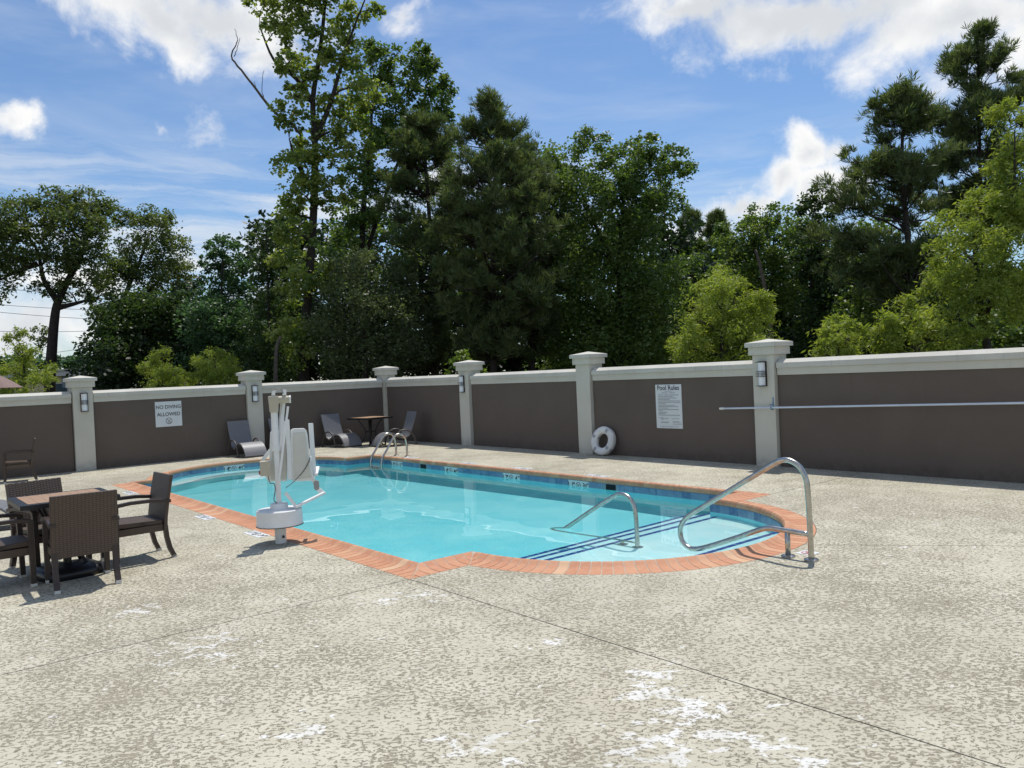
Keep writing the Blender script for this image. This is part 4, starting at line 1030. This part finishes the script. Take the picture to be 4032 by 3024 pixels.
def blob_points(c, r, dens, sub=11, shell=.35):
    # clumps of leaves spread through an ellipsoid, more of them near its skin
    area = (r[0]*r[2]); n = max(30, int(dens*area)); k = max(7, int(sub*(.6+area)))
    q = unit(rng.normal(size=(k, 3)))*(rng.uniform(shell**3, 1, (k, 1))**(1/3)); q[:, 2] = np.abs(q[:, 2])*np.where(rng.uniform(size=k) < .62, 1, -1)
    cc = c + q*r*.95; cr = rng.uniform(.16, .46, (k, 1))*np.mean(r)
    wgt = (cr[:, 0]**1.8); wgt /= wgt.sum(); i = rng.choice(k, n, p=wgt)
    g = unit(rng.normal(size=(n, 3)))*(rng.uniform(0, 1, (n, 1))**.5)
    P = cc[i] + g*cr[i]*np.array([1.05, 1.05, .85]); tone = rng.uniform(0, 1, k)[i]
    m_ = n//6; P[:m_] = c + unit(rng.normal(size=(m_, 3)))*(rng.uniform(0, 1, (m_, 1))**.4)*r*1.06   # loose leaves between the clumps
    return P, tone
def limb(mb, a, b, r0, r1, sag=.12, seg=5, n=6):
    a, b = np.array(a), np.array(b); d = b-a; L = np.linalg.norm(d)
    off = rng.normal(size=3)*L*.07; off[2] += L*sag
    pts = [a+d*t+off*math.sin(math.pi*t) + rng.normal(size=3)*L*.012 for t in np.linspace(0, 1, seg)]
    mb.tube([tuple(p) for p in pts], list(np.linspace(r0, r1, seg)), n)
DM = 2.3
def tree(name, label, dist, trunks, blobs, mat, dens=900, size=.16, asp=.6, droop=.3, flat=.5, tr=.16, depth=1.0, cat='tree', group='trees growing beyond the wall', twig=True, bark='bark', tonew=.6, base=None, grow=1.2):
    px0 = trunks[0][0]; b = at(px0[0], px0[1], dist); root = empty(name, (b[0], b[1], -.03), label=label, cat=cat, group=group); O = np.array(root.location)
    kpx = 1/1713
    tm = MB(); nodes_ = []
    for ti, tp in enumerate(trunks):
        pts = [at(x, y, dist) for x, y in tp]
        if ti == 0: pts = [np.array([pts[0][0], pts[0][1], -.1])] + [p for p in pts if p[2] > .4]
        off = np.zeros(3)
        P = spline([tuple(p-O) for p in pts], 4) if len(pts) > 2 else [p-O for p in pts]
        r0 = tr if ti == 0 else tr*.5; rad = np.linspace(r0, r0*.22, len(P))
        tm.tube([tuple(p) for p in P], list(rad), 9); nodes_ += [(np.array(p)+O, q) for p, q in zip(P, rad)]
    allp = []; tone = []
    side = 1
    for bl in blobs:
        x, y, rx, ry = bl[:4]; dy = bl[4] if len(bl) > 4 else rng.uniform(-.8, .8)*depth
        vd = at(x, y, 1.0)-np.array([0, 0, H]); vd = vd/np.linalg.norm(vd[:2])
        c = at(x, y, dist) + np.array([vd[0], vd[1], 0])*dy; rr = np.array([rx*kpx*dist, (rx+ry)/2*kpx*dist*depth, ry*kpx*dist])
        p, t = blob_points(c, rr*grow, dens*DM); allp.append(p); tone.append(t*tonew + rng.uniform(0, 1-tonew, len(t)))
        if twig:
            cand = [(np.linalg.norm(q-c)+max(0, q[2]-c[2]+.2)*2, i) for i, (q, _) in enumerate(nodes_)]
            j = min(cand)[1]; q, rq = nodes_[j]
            limb(tm, q-O, c-O, min(rq*.55, .05+.02*np.linalg.norm(c-q)), .012)
            for _ in range(3): limb(tm, c-O+rng.normal(size=3)*rr*.15, c-O+unit(rng.normal(size=3)+np.array([0, 0, .5]))*rr*.8, .014, .005, .05, 4, 4)
    P = np.concatenate(allp)-O; T = np.concatenate(tone)
    V = leaf_quads(P, size*.92, asp, droop, flat)
    tm.build('trunk', MAT[bark], root, smooth='all', fix=False)
    link('crown', quads_mesh('crown', V, np.clip(T+rng.normal(size=len(T))*.12, 0, 1), MAT[mat]), root)
    return root

def pine(name, label, dist, trunk, prof, tufts=2600, tr=.15, group='trees growing beyond the wall', up=.25, nlen=.30, clump=1.):
    b = at(trunk[0][0], trunk[0][1], dist); root = empty(name, (b[0], b[1], -.03), label=label, cat='pine tree', group=group); O = np.array(root.location); kpx = dist/1713
    pts = [at(x, y, dist) for x, y in trunk]; pts = [np.array([pts[0][0], pts[0][1], -.1])] + [p for p in pts if p[2] > .4]
    P = np.array(spline([tuple(p-O) for p in pts], 6)); tm = MB(); rad = np.linspace(tr, .03, len(P)); tm.tube([tuple(p) for p in P], list(rad), 9)
    vd = np.array([b[0], b[1], 0])/math.hypot(b[0], b[1]); rt = np.array([vd[1], -vd[0], 0])
    ys = np.array([p[0] for p in prof], float); xl = np.array([p[1] for p in prof], float); xr = np.array([p[2] for p in prof], float)
    tp = []; td = []
    nb = int(tufts/30)
    for i in range(nb):
        y = ys[0] + (ys[-1]-ys[0])*rng.uniform(0, 1)**.85
        a = np.interp(y, ys, xl); c = np.interp(y, ys, xr)
        ang = rng.uniform(0, 2*math.pi); hw = (c-a)/2*kpx; L = max(.25, hw*rng.uniform(.5, 1.04))
        tip = at((a+c)/2, y, dist) + (rt*math.cos(ang)+vd*math.sin(ang)*.9)*L - O
        z0 = tip[2]-L*rng.uniform(up*.4, up*1.9); k = int(np.argmin(np.abs(P[:, 2]-z0))); st = P[k]
        limb(tm, st, tip, min(rad[k]*.45, .045), .012, rng.uniform(-.03, .08), 6, 5)
        d = tip-st; sd = unit(np.cross(d, [0, 0, 1.])); m_ = rng.integers(4, 8)
        for j in range(m_):
            u_ = 1. if j == 0 else rng.uniform(.42, 1.0); w_ = 0 if j == 0 else rng.uniform(-1, 1)*.42*L*(1.15-u_)+rng.normal()*.1
            e_ = st + d*u_ + sd*w_ + np.array([0, 0, rng.uniform(.02, .30)])
            if j: limb(tm, st+d*max(.2, u_-.22), e_, .012, .005, .02, 3, 4)
            nt_ = int(rng.integers(4, 8)*clump); q = e_ + rng.normal(size=(nt_, 3))*np.array([.13, .13, .10])
            tp.append(q); td.append(unit(unit(q-st)*.45 + np.array([0, 0, .85]) + rng.normal(size=(nt_, 3))*.35))
    tops = P[-1]; q = tops + rng.normal(size=(70, 3))*np.array([.13, .13, 0])-np.array([0, 0, 1.])*rng.uniform(0, 1.4, (70, 1)); tp.append(q); td.append(unit(np.array([0, 0, 1.])+rng.normal(size=(70, 3))*.5))
    tp = np.concatenate(tp); td = np.concatenate(td); n = len(tp); m_ = 15
    base = np.repeat(tp, m_, 0); dr = unit(np.repeat(td, m_, 0)*1.05+rng.normal(size=(n*m_, 3))*.62)
    L = nlen*rng.uniform(.6, 1.15, (n*m_, 1)); s = unit(np.cross(dr, rng.normal(size=(n*m_, 3))))*.012
    V = np.stack([base-s*.7, base+dr*L*.55-s*1.2, base+dr*L, base+dr*L*.55+s*1.2], 1)
    T = np.clip(np.repeat(rng.uniform(0, 1, n), m_)*.6+rng.uniform(0, .4, n*m_), 0, 1)
    tm.build('trunk', MAT['bark'], root, smooth='all', fix=False); link('crown', quads_mesh('crown', V, T, MAT['needle']), root)

# --- left: oaks
tree('oak_tree', 'spreading olive brown oak with its bare trunk against the sky', 38, [[(108, 830), (112, 760), (118, 690), (126, 650), (150, 600), (172, 560), (190, 500), (200, 450)], [(126, 655), (95, 605), (82, 545), (55, 500)], [(124, 665), (165, 655), (215, 640)], [(82, 570), (40, 585), (0, 605)]],
     [(45, 520, 50, 40), (15, 470, 40, 38), (50, 440, 32, 26), (100, 470, 45, 40), (125, 430, 38, 24), (165, 450, 42, 32), (208, 440, 30, 30), (150, 510, 46, 40), (200, 500, 36, 36), (45, 570, 42, 26), (115, 560, 46, 34), (170, 570, 40, 34), (222, 560, 30, 40), (95, 625, 28, 16), (150, 632, 34, 20), (215, 640, 30, 28), (2, 600, 22, 30), (88, 725, 18, 18), (-30, 500, 50, 60), (-40, 590, 50, 50)],
     'leaf_oak', dens=540, size=.16, asp=.5, tr=.25, droop=.5, grow=1.25)
tree('oak_tree', 'second olive brown oak merging into the dark thicket', 41, [[(262, 830), (255, 720), (270, 640), (300, 570), (320, 510)], [(262, 690), (330, 620), (380, 570)]],
     [(262, 470, 24, 20), (300, 490, 36, 28), (340, 500, 38, 34), (370, 545, 32, 36), (310, 550, 46, 36), (390, 580, 24, 32), (350, 600, 46, 32), (280, 600, 42, 32), (402, 620, 24, 26), (245, 585, 30, 34), (325, 645, 40, 28)],
     'leaf_oak', dens=600, size=.16, asp=.5, tr=.20, droop=.5, grow=1.25)
tree('thicket_tree', 'very dark leafy tree under the second oak', 36, [[(300, 830), (300, 700), (310, 640)]],
     [(250, 690, 40, 40), (300, 680, 55, 45), (355, 690, 55, 50), (262, 760, 52, 55), (330, 770, 66, 60), (400, 735, 56, 60), (242, 805, 30, 36), (400, 670, 36, 30)], 'leaf_dark', dens=900, size=.15, tr=.14, depth=1.2)
tree('young_tree', 'bluish green tree with a narrow twin crown', 34, [[(480, 830), (478, 650), (482, 540)]],
     [(478, 532, 28, 20), (462, 560, 24, 26), (503, 565, 26, 30), (470, 610, 36, 32), (512, 630, 28, 32), (440, 640, 36, 36), (450, 700, 54, 46), (505, 710, 52, 54), (470, 790, 76, 50)], 'leaf_blue', dens=1000, size=.14, tr=.10)
tree('young_tree', 'dark pointed tree with arching leafy twigs beside the tall sweetgum', 31, [[(585, 830), (580, 650), (575, 500)]],
     [(577, 492, 22, 20), (556, 512, 30, 14), (592, 545, 34, 34), (560, 590, 36, 34), (592, 640, 40, 44), (568, 715, 50, 52), (585, 790, 58, 48), (540, 780, 46, 46)], 'leaf_dark', dens=1050, size=.13, asp=.42, tr=.10)
# --- tall sweetgums
gum = tree('sweetgum_tree', 'tallest tree, a yellow green sweetgum with a dead branch', 30, [[(655, 830), (660, 720), (668, 600), (675, 500), (680, 400), (680, 300), (676, 215), (690, 120), (700, 30), (704, -60)], [(680, 305), (712, 228), (735, 150), (760, 72), (792, -10)], [(676, 222), (640, 170), (592, 130), (560, 55)], [(676, 410), (640, 350), (625, 300)]],
     [(572, 18, 32, 22), (618, 42, 36, 28), (598, 82, 30, 20), (660, 18, 36, 26), (702, 8, 36, 24), (752, 16, 40, 22), (802, 6, 26, 13), (640, 112, 28, 24), (690, 90, 34, 28), (742, 70, 30, 24), (622, 150, 24, 18), (665, 172, 28, 22), (722, 150, 34, 28), (762, 128, 28, 24), (636, 208, 28, 18), (700, 232, 32, 24), (746, 210, 36, 32), (800, 200, 32, 28), (602, 236, 16, 11), (640, 268, 34, 18), (702, 290, 38, 24), (760, 290, 34, 28), (652, 320, 34, 20), (720, 340, 42, 24), (770, 330, 30, 20), (640, 370, 38, 28), (702, 400, 42, 20), (652, 422, 38, 28), (720, 440, 34, 20), (630, 462, 34, 24), (640, 512, 34, 28), (626, 560, 30, 32), (640, 620, 30, 34), (626, 680, 30, 38), (640, 742, 40, 44), (692, 600, 28, 30), (650, -40, 60, 40), (740, -45, 60, 40)],
     'leaf_gum', dens=560, size=.16, asp=.75, tr=.21, droop=.35, tonew=.75, grow=1.27)
mb = MB(); O = np.array(gum.location)
def dead(pts, r0):
    P = spline([tuple(at(x, y, 30)-O) for x, y in pts], 5); mb.tube([tuple(p+rng.normal(size=3)*.012) for p in P], list(np.linspace(r0, .008, len(P))), 6)
dead([(650, 290), (628, 268), (590, 238), (545, 182), (508, 135), (500, 118), (512, 92), (508, 62)], .07); dead([(572, 215), (566, 195), (570, 150)], .02); dead([(556, 198), (548, 175)], .015); dead([(506, 122), (514, 100), (518, 82)], .015)
mb.build('dead_branch', MAT['deadwood'], gum, smooth='all', fix=False)
tree('sweetgum_tree', 'tall dark green sweetgum leaning its fork behind the pines', 34, [[(785, 830), (786, 650), (783, 500), (790, 400), (800, 300), (806, 180)], [(786, 560), (850, 375), (892, 285), (925, 190)]],
     [(800, 130, 26, 30), (838, 118, 20, 22), (790, 180, 30, 34), (832, 172, 26, 30), (902, 118, 24, 22), (890, 160, 26, 28), (930, 150, 24, 26), (960, 182, 24, 24), (940, 222, 30, 28), (890, 222, 34, 28), (965, 252, 22, 20), (850, 262, 32, 28), (902, 280, 34, 24), (812, 262, 34, 34), (832, 322, 32, 28), (782, 372, 34, 32), (822, 402, 34, 28), (782, 452, 38, 32), (762, 520, 34, 34), (880, 330, 26, 20)],
     'leaf_mid', dens=640, size=.16, asp=.72, tr=.19, tonew=.7, grow=1.36)
# --- pines of the middle
pine('pine_tree', 'slender grey green pine beside the sweetgums', 31, [(938, 830), (934, 600), (926, 450), (915, 300), (912, 246)], [(246, 895, 930), (300, 860, 982), (380, 826, 1012), (470, 800, 1035), (560, 790, 1035), (640, 830, 1020), (720, 850, 1010), (790, 890, 980)], 3600)
pine('pine_tree', 'broad pine with the pointed top in the middle of the grove', 28, [(1066, 830), (1066, 650), (1062, 480), (1056, 320), (1056, 222)], [(222, 1048, 1064), (262, 1018, 1094), (305, 975, 1145), (370, 948, 1200), (450, 930, 1220), (540, 920, 1228), (620, 950, 1215), (700, 970, 1190), (780, 1010, 1140)], 5400)
pine('pine_tree', 'shorter pine filling the side of the broad pine', 30, [(1150, 830), (1150, 600), (1146, 400), (1140, 300)], [(292, 1128, 1152), (340, 1100, 1190), (420, 1075, 1225), (520, 1070, 1240), (620, 1080, 1240), (720, 1100, 1220), (780, 1120, 1190)], 3000)
tree('understory_tree', 'grey olive bushy tree in front of the sweetgum trunks', 29, [[(790, 830), (790, 700), (792, 590)]],
     [(760, 562, 46, 34), (730, 605, 42, 40), (802, 592, 46, 40), (852, 602, 40, 44), (760, 662, 64, 54), (832, 682, 64, 54), (718, 742, 54, 56), (800, 772, 76, 56), (872, 752, 54, 56), (905, 690, 36, 50)], 'leaf_olive', dens=1000, size=.12, asp=.5, tr=.12, depth=1.1)
# --- big broadleaf right of the pines
tree('broadleaf_tree', 'large dark broadleaf tree with a lumpy crown next to the broad pine', 31, [[(1335, 830), (1338, 650), (1342, 500), (1352, 380)], [(1338, 600), (1270, 450), (1240, 370)], [(1340, 560), (1410, 450), (1450, 390)]],
     [(1222, 335, 26, 26), (1270, 322, 30, 20), (1302, 332, 26, 20), (1352, 330, 34, 24), (1392, 320, 26, 20), (1422, 352, 30, 26), (1458, 372, 30, 30), (1240, 382, 40, 38), (1312, 392, 48, 38), (1382, 402, 44, 38), (1432, 424, 36, 34), (1250, 452, 50, 44), (1332, 472, 54, 44), (1402, 482, 44, 44), (1240, 542, 54, 50), (1322, 562, 62, 54), (1402, 572, 48, 54), (1430, 642, 38, 54), (1250, 642, 62, 54), (1332, 662, 72, 54), (1262, 742, 72, 56), (1352, 762, 82, 54), (1422, 742, 52, 56), (1200, 780, 50, 50)],
     'leaf_mid', dens=950, size=.14, asp=.6, tr=.2, depth=1.3, tonew=.5, grow=1.4)
# --- right background
tree('far_tree', 'far light green tree in the gap beside the lumpy broadleaf', 47, [[(1515, 830), (1515, 650), (1515, 560)]], [(1500, 535, 26, 26), (1490, 590, 34, 46), (1540, 565, 28, 34), (1485, 660, 34, 50), (1560, 525, 22, 26), (1545, 640, 44, 50), (1500, 740, 60, 60)], 'leaf_sunlit', dens=520, size=.2, tr=.16)
pine('pine_tree', 'far small pine top in the gap beside the lumpy broadleaf', 52, [(1494, 830), (1494, 600), (1493, 462)], [(462, 1488, 1498), (480, 1478, 1510), (520, 1470, 1518), (560, 1466, 1520)], 700, nlen=.4)
pine('pine_tree', 'far small pine top standing against the cumulus cloud', 52, [(1548, 830), (1548, 600), (1547, 468)], [(468, 1542, 1554), (490, 1528, 1566), (530, 1522, 1574), (570, 1520, 1576)], 700, nlen=.4)
tree('broadleaf_tree', 'bright topped broadleaf tree under the white cumulus cloud', 36, [[(1670, 830), (1668, 650), (1672, 500)], [(1668, 640), (1610, 560), (1590, 510)]],
     [(1640, 472, 26, 22), (1682, 482, 30, 26), (1582, 502, 26, 26), (1622, 522, 36, 30), (1692, 532, 40, 40), (1602, 572, 40, 36), (1652, 592, 44, 40), (1722, 602, 44, 44), (1702, 672, 54, 44), (1640, 662, 44, 40), (1732, 722, 54, 44), (1660, 732, 46, 38)], 'leaf_sunlit', dens=760, size=.15, tr=.16, tonew=.8, grow=1.4)
tree('broadleaf_tree', 'dark broadleaf tree tucked against the open crowned pine', 33, [[(1755, 830), (1752, 650), (1755, 500)]], [(1762, 455, 32, 34), (1742, 510, 34, 44), (1780, 510, 36, 40), (1760, 580, 46, 46), (1800, 600, 46, 50), (1780, 680, 56, 56), (1850, 660, 50, 56), (1760, 760, 56, 46)], 'leaf_dark', dens=900, size=.15, tr=.14)
pine('pine_tree', 'open crowned pine with a long bare trunk', 27, [(1980, 830), (1972, 650), (1958, 480), (1948, 350), (1956, 196)], [(192, 1945, 1966), (235, 1900, 2000), (300, 1862, 2020), (370, 1820, 2040), (430, 1780, 2060), (490, 1755, 2075), (550, 1770, 2050), (610, 1800, 2000), (650, 1830, 1980)], 2100, up=.35, clump=1.35)
pine('pine_tree', 'tallest pine rising above the yellow green cypress', 31, [(2135, 830), (2125, 600), (2118, 400), (2112, 80)], [(78, 2098, 2124), (130, 2045, 2175), (190, 2012, 2212), (260, 1995, 2225), (330, 1990, 2225), (400, 2005, 2215), (480, 2040, 2200)], 2500, up=.35, clump=1.35)
tree('understory_tree', 'mixed green understory tree below the open crowned pine', 30, [[(1900, 830), (1900, 700), (1902, 620)]], [(1900, 590, 50, 40), (1950, 580, 50, 44), (1850, 640, 50, 50), (1930, 660, 64, 54), (2000, 640, 56, 54), (1880, 720, 66, 56), (1980, 720, 66, 54), (2060, 700, 60, 56), (2060, 610, 50, 50)], 'leaf_mid', dens=760, size=.15, tr=.12, depth=1.2)
tree('understory_tree', 'glossy dark shrub tree beside the biggest cypress', 24, [[(2190, 800), (2185, 720)]], [(2170, 700, 60, 46), (2215, 680, 50, 60), (2140, 740, 60, 36), (2215, 745, 60, 40), (2250, 620, 50, 70)], 'leaf_mid', dens=900, size=.13, tr=.1)
# --- yellow green cypresses planted behind the wall
gc = 'young yellow green cypresses behind the wall'
def cypress(label, dist, trunk, blobs, dens=1500, tr=.07): tree('cypress_tree', label, dist, trunk, blobs, 'cypress', dens=dens*2.3, size=.105, asp=.28, droop=.4, flat=.3, tr=tr, group=gc, tonew=.45, grow=1.26)
cypress('round yellow green cypress between the rules board and the lamp pillar', 19, [[(1560, 800), (1560, 700), (1562, 600)]], [(1565, 605, 34, 26), (1532, 642, 46, 36), (1592, 650, 52, 40), (1512, 692, 50, 40), (1562, 692, 64, 44), (1622, 702, 50, 42), (1528, 745, 66, 40), (1600, 750, 76, 40), (1490, 755, 34, 30), (1650, 760, 36, 30)], 1250)
cypress('small yellow green cypress beside the pillar where the pole hangs', 15.5, [[(1812, 790), (1810, 720)]], [(1806, 700, 26, 20), (1795, 730, 36, 24), (1832, 735, 34, 26), (1812, 765, 54, 26), (1775, 765, 26, 20)], 1500)
cypress('low spreading yellow green cypress between small and big ones', 16.5, [[(1960, 790), (1955, 700)]], [(1948, 660, 24, 20), (1940, 690, 36, 26), (1975, 700, 38, 28), (1920, 730, 34, 26), (1965, 740, 48, 28), (2015, 735, 40, 30), (1905, 755, 26, 18)], 1500)
cypress('biggest yellow green cypress, standing under the tallest pine', 17.5, [[(2140, 800), (2118, 660), (2105, 500), (2120, 440)], [(2125, 700), (2185, 480), (2192, 280)]],
        [(2186, 252, 34, 36), (2200, 320, 40, 46), (2168, 380, 32, 42), (2210, 400, 40, 50), (2108, 432, 28, 28), (2080, 488, 42, 36), (2140, 478, 44, 40), (2195, 480, 44, 46), (2050, 540, 42, 36), (2112, 556, 54, 46), (2180, 545, 46, 50), (2045, 606, 46, 40), (2118, 632, 54, 44), (2190, 620, 46, 50), (2070, 690, 50, 40)], 1150, .1)
cypress('pale feathery cypress in front of the bare oak trunk', 24, [[(55, 850), (50, 760)]], [(38, 736, 15, 18), (46, 770, 26, 22), (66, 803, 34, 20), (30, 806, 26, 24), (88, 818, 22, 14), (45, 835, 46, 14)], 1250)
cypress('narrow cypress showing above the no diving sign', 27, [[(352, 850), (352, 790)]], [(350, 772, 18, 18), (345, 800, 26, 22), (370, 812, 26, 18), (395, 826, 22, 12), (350, 826, 34, 14)], 1300)
cypress('bushy cypress beside the lamp pillar behind the lift', 27, [[(466, 850), (465, 790)]], [(460, 768, 20, 18), (455, 795, 30, 24), (485, 800, 30, 24), (465, 822, 44, 18)], 1300)
tree('maple_sapling', 'bright lime green maple sapling peeping over the wall beside a lamp pillar', 23, [[(995, 830), (993, 790)]], [(998, 766, 14, 11), (985, 782, 16, 10), (1008, 775, 11, 9), (975, 798, 12, 8), (1040, 800, 10, 5)], 'sapling', dens=700, size=.11, asp=.8, tr=.03, depth=.8, group=None, cat='sapling')
# --- dead snags
for (lab, d, pts, r) in (('broken grey snag in the dark thicket', 28, [(590, 830), (596, 770), (606, 726)], .085), ('bare dead trunk leaning below the white cumulus cloud', 29, [(1668, 830), (1664, 700), (1645, 590), (1632, 540)], .09)):
    b = at(*pts[0], d); root = empty('dead_snag', (b[0], b[1], -.03), label=lab, cat='snag'); O = np.array(root.location); mb = MB()
    P = [np.array([b[0], b[1], -.1])]+[at(x, y, d) for x, y in pts[1:]]; P = spline([tuple(p-O) for p in P], 5); mb.tube([tuple(p) for p in P], list(np.linspace(r, r*.5, len(P))), 8)
    mb.build('trunk', MAT['deadwood'], root, smooth='all', fix=False)
# --- undergrowth and the woods behind, read as dark masses
def mass(name, label, blobs, mat, dens, size):
    A, T = [], []
    for x, y, rx, ry, d in blobs:
        c = at(x, y, d); k = d/1713; p, t = blob_points(c, np.array([rx*k, rx*k*.9, ry*k]), dens, 6, .2); A.append(p); T.append(t)
    P = np.concatenate(A); T = np.concatenate(T); P[:, 2] = np.maximum(P[:, 2], 0)
    tag(link(name, quads_mesh(name, leaf_quads(P, size, .6, .3, .4), T, MAT[mat])), label, None, None, 'stuff')
rl = random.Random(11)
mass('undergrowth', 'dark undergrowth along the foot of the woods', [(x, 836-.0466*x+rl.uniform(-18, 4), 46, 34, 38.5+rl.uniform(-1, 1)) for x in range(205, 2260, 20)] + [(x+rl.uniform(-15, 15), 800+rl.uniform(-45, 10)-x*.02, 62, 52, 35.+rl.uniform(-1.5, 2.5)) for x in range(225, 2260, 38)] + [(x, 690+rl.uniform(-30, 30), 62, 60, 37+rl.uniform(-1.5, 2)) for x in range(250, 2260, 55)], 'leaf_shaded', 430, .21)
mass('woods', 'deep dark woods behind the front row of trees', [(x+rl.uniform(-20, 20), y+rl.uniform(-20, 20), 70, 60, 46+rl.uniform(-2, 3)) for x in range(560, 1500, 62) for y in (760, 680, 600, 520)] + [(x, y, 66, 56, 44+rl.uniform(-2, 2)) for x in range(1500, 2280, 62) for y in (750, 680, 620)] + [(x, y, 60, 50, 46) for x in range(270, 560, 60) for y in (780, 720)], 'leaf_shaded', 170, .36)
mass('back_row', 'merged crowns filling in behind the pines', [(x+rl.uniform(-18, 18), y+rl.uniform(-12, 12), 54, 48, 38.5+rl.uniform(-1.5, 2)) for x, y in [(840, 470), (880, 400), (900, 530), (960, 340), (970, 420), (990, 500), (1020, 570), (1180, 350), (1190, 430), (1200, 520), (1210, 600), (1120, 600), (860, 600), (1150, 680), (1000, 660), (700, 560), (740, 480), (720, 640), (1480, 600), (1500, 660), (1560, 600), (1600, 640), (1640, 560), (1720, 560), (1840, 560), (1900, 520), (1880, 620)]], 'leaf_mid', 420, .2)
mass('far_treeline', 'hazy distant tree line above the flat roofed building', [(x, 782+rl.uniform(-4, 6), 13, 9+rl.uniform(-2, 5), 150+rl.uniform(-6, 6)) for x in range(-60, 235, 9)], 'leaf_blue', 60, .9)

# ------------------------------------------------------------------ things beyond the left wall
bd = 75.0; p0 = at(-160, 800, bd); p1 = at(235, 800, bd); v = p1-p0; Lb = math.hypot(v[0], v[1])
bl = empty('commercial_building', (p0[0], p0[1], -.03), math.atan2(v[1], v[0]), label='low beige flat roofed building beyond the bare oak trunk', cat='building')
zr = at(170, 796, bd)[2]
MAT['beige_wall'] = mottled('beige_render', (.66, .54, .34), (.60, .49, .31), .6, .85); MAT['roof_edge'] = material('roof_edge', (.52, .50, .47), .6); MAT['window_glass'] = material('window_glass', (.06, .09, .11), .12); MAT['awning'] = material('blue_grey_panel', (.20, .25, .29), .6)
MB().box2((0, 0, 0), (Lb, 14, zr-.55)).build('wall', MAT['beige_wall'], bl)
MB().box2((-.4, -.45, zr-.549), (Lb+.4, 14.4, zr-.12)).build('fascia', MAT['roof_edge'], bl); MB().box2((-.5, -.55, zr-.119), (Lb+.5, 14.5, zr)).build('roof_edge', MAT['cap_stucco'], bl)
kx = Lb/395.
for x in (20, 60, 100, 250, 345):
    wdw = MB().box2((x*kx, -.03, .9), (x*kx+1.5, .02, zr-1.1)).build('window', MAT['roof_edge'], bl); MB().box2((x*kx+.08, -.045, .98), (x*kx+1.42, -.031, zr-1.18)).build('pane', MAT['window_glass'], wdw)
MB().box2((285*kx, -.06, zr-1.5), (308*kx, -.01, zr-.6)).build('awning_panel', MAT['awning'], bl); MB().box2((300*kx, -.4, 0), (300*kx+.25, -.15, zr-.55)).build('column', MAT['roof_edge'], bl)
q = at(214, 800, 62); lp = empty('parking_lot_light', (q[0], q[1], -.03), label='twin headed parking lot light pole beside the dark thicket', cat='lamp post'); zt = at(214, 769, 62)[2]
MB().tube([(0, 0, 0), (0, 0, zt)], [.08, .05], 8).build('pole', MAT['bronze'], lp, smooth=True)
for s in (-1, 1): MB().box2((s*.12, -.14, zt-.08), (s*.66, .14, zt+.10)).build('lamp_head', MAT['bronze'], lp, bevel=.02)
# power lines across the gap on the left, between two utility poles
pa = at(-120, 700, 52); pb = at(300, 700, 66)
for (p, lab) in ((pa, 'wooden utility pole beyond the bare oak trunk'), (pb, 'wooden utility pole hidden by the dark thicket')):
    o = empty('utility_pole', (p[0], p[1], -.03), label=lab, cat='utility pole'); MB().tube([(0, 0, 0), (0, 0, 9.2)], [.16, .11], 10).build('pole', MAT['bark'], o, smooth=True); MB().box2((-.9, -.06, 8.3), (.9, .06, 8.45)).build('crossarm', MAT['deadwood'], o)
lines = [((-10, 651), (330, 668)), ((-10, 667), (330, 690)), ((-10, 709), (330, 706)), ((-10, 767), (240, 740)), ((-10, 786), (240, 765)), ((-10, 615), (330, 640))]
for i, (a, b) in enumerate(lines):
    da, db = 53., 64.; A = at(*a, da); B = at(*b, db); A2 = A-(B-A)*.35; B2 = B+(B-A)*.12
    o = link('power_line', MB().tube([tuple(A2+(B2-A2)*t-np.array([0, 0, .25*math.sin(math.pi*t)])) for t in np.linspace(0, 1, 14)], .014, 5).mesh('power_line', MAT['black'], smooth='all'))
    tag(o, ['thin power line passing through the lower oak branches', 'second thin power line below the oak fork', 'level power line crossing the middle of the bare oak trunk', 'rising power line above the lot light heads', 'rising power line just under the lot light heads', 'highest thin power line among the oak limbs'][i], 'power line', 'power lines behind the oak')
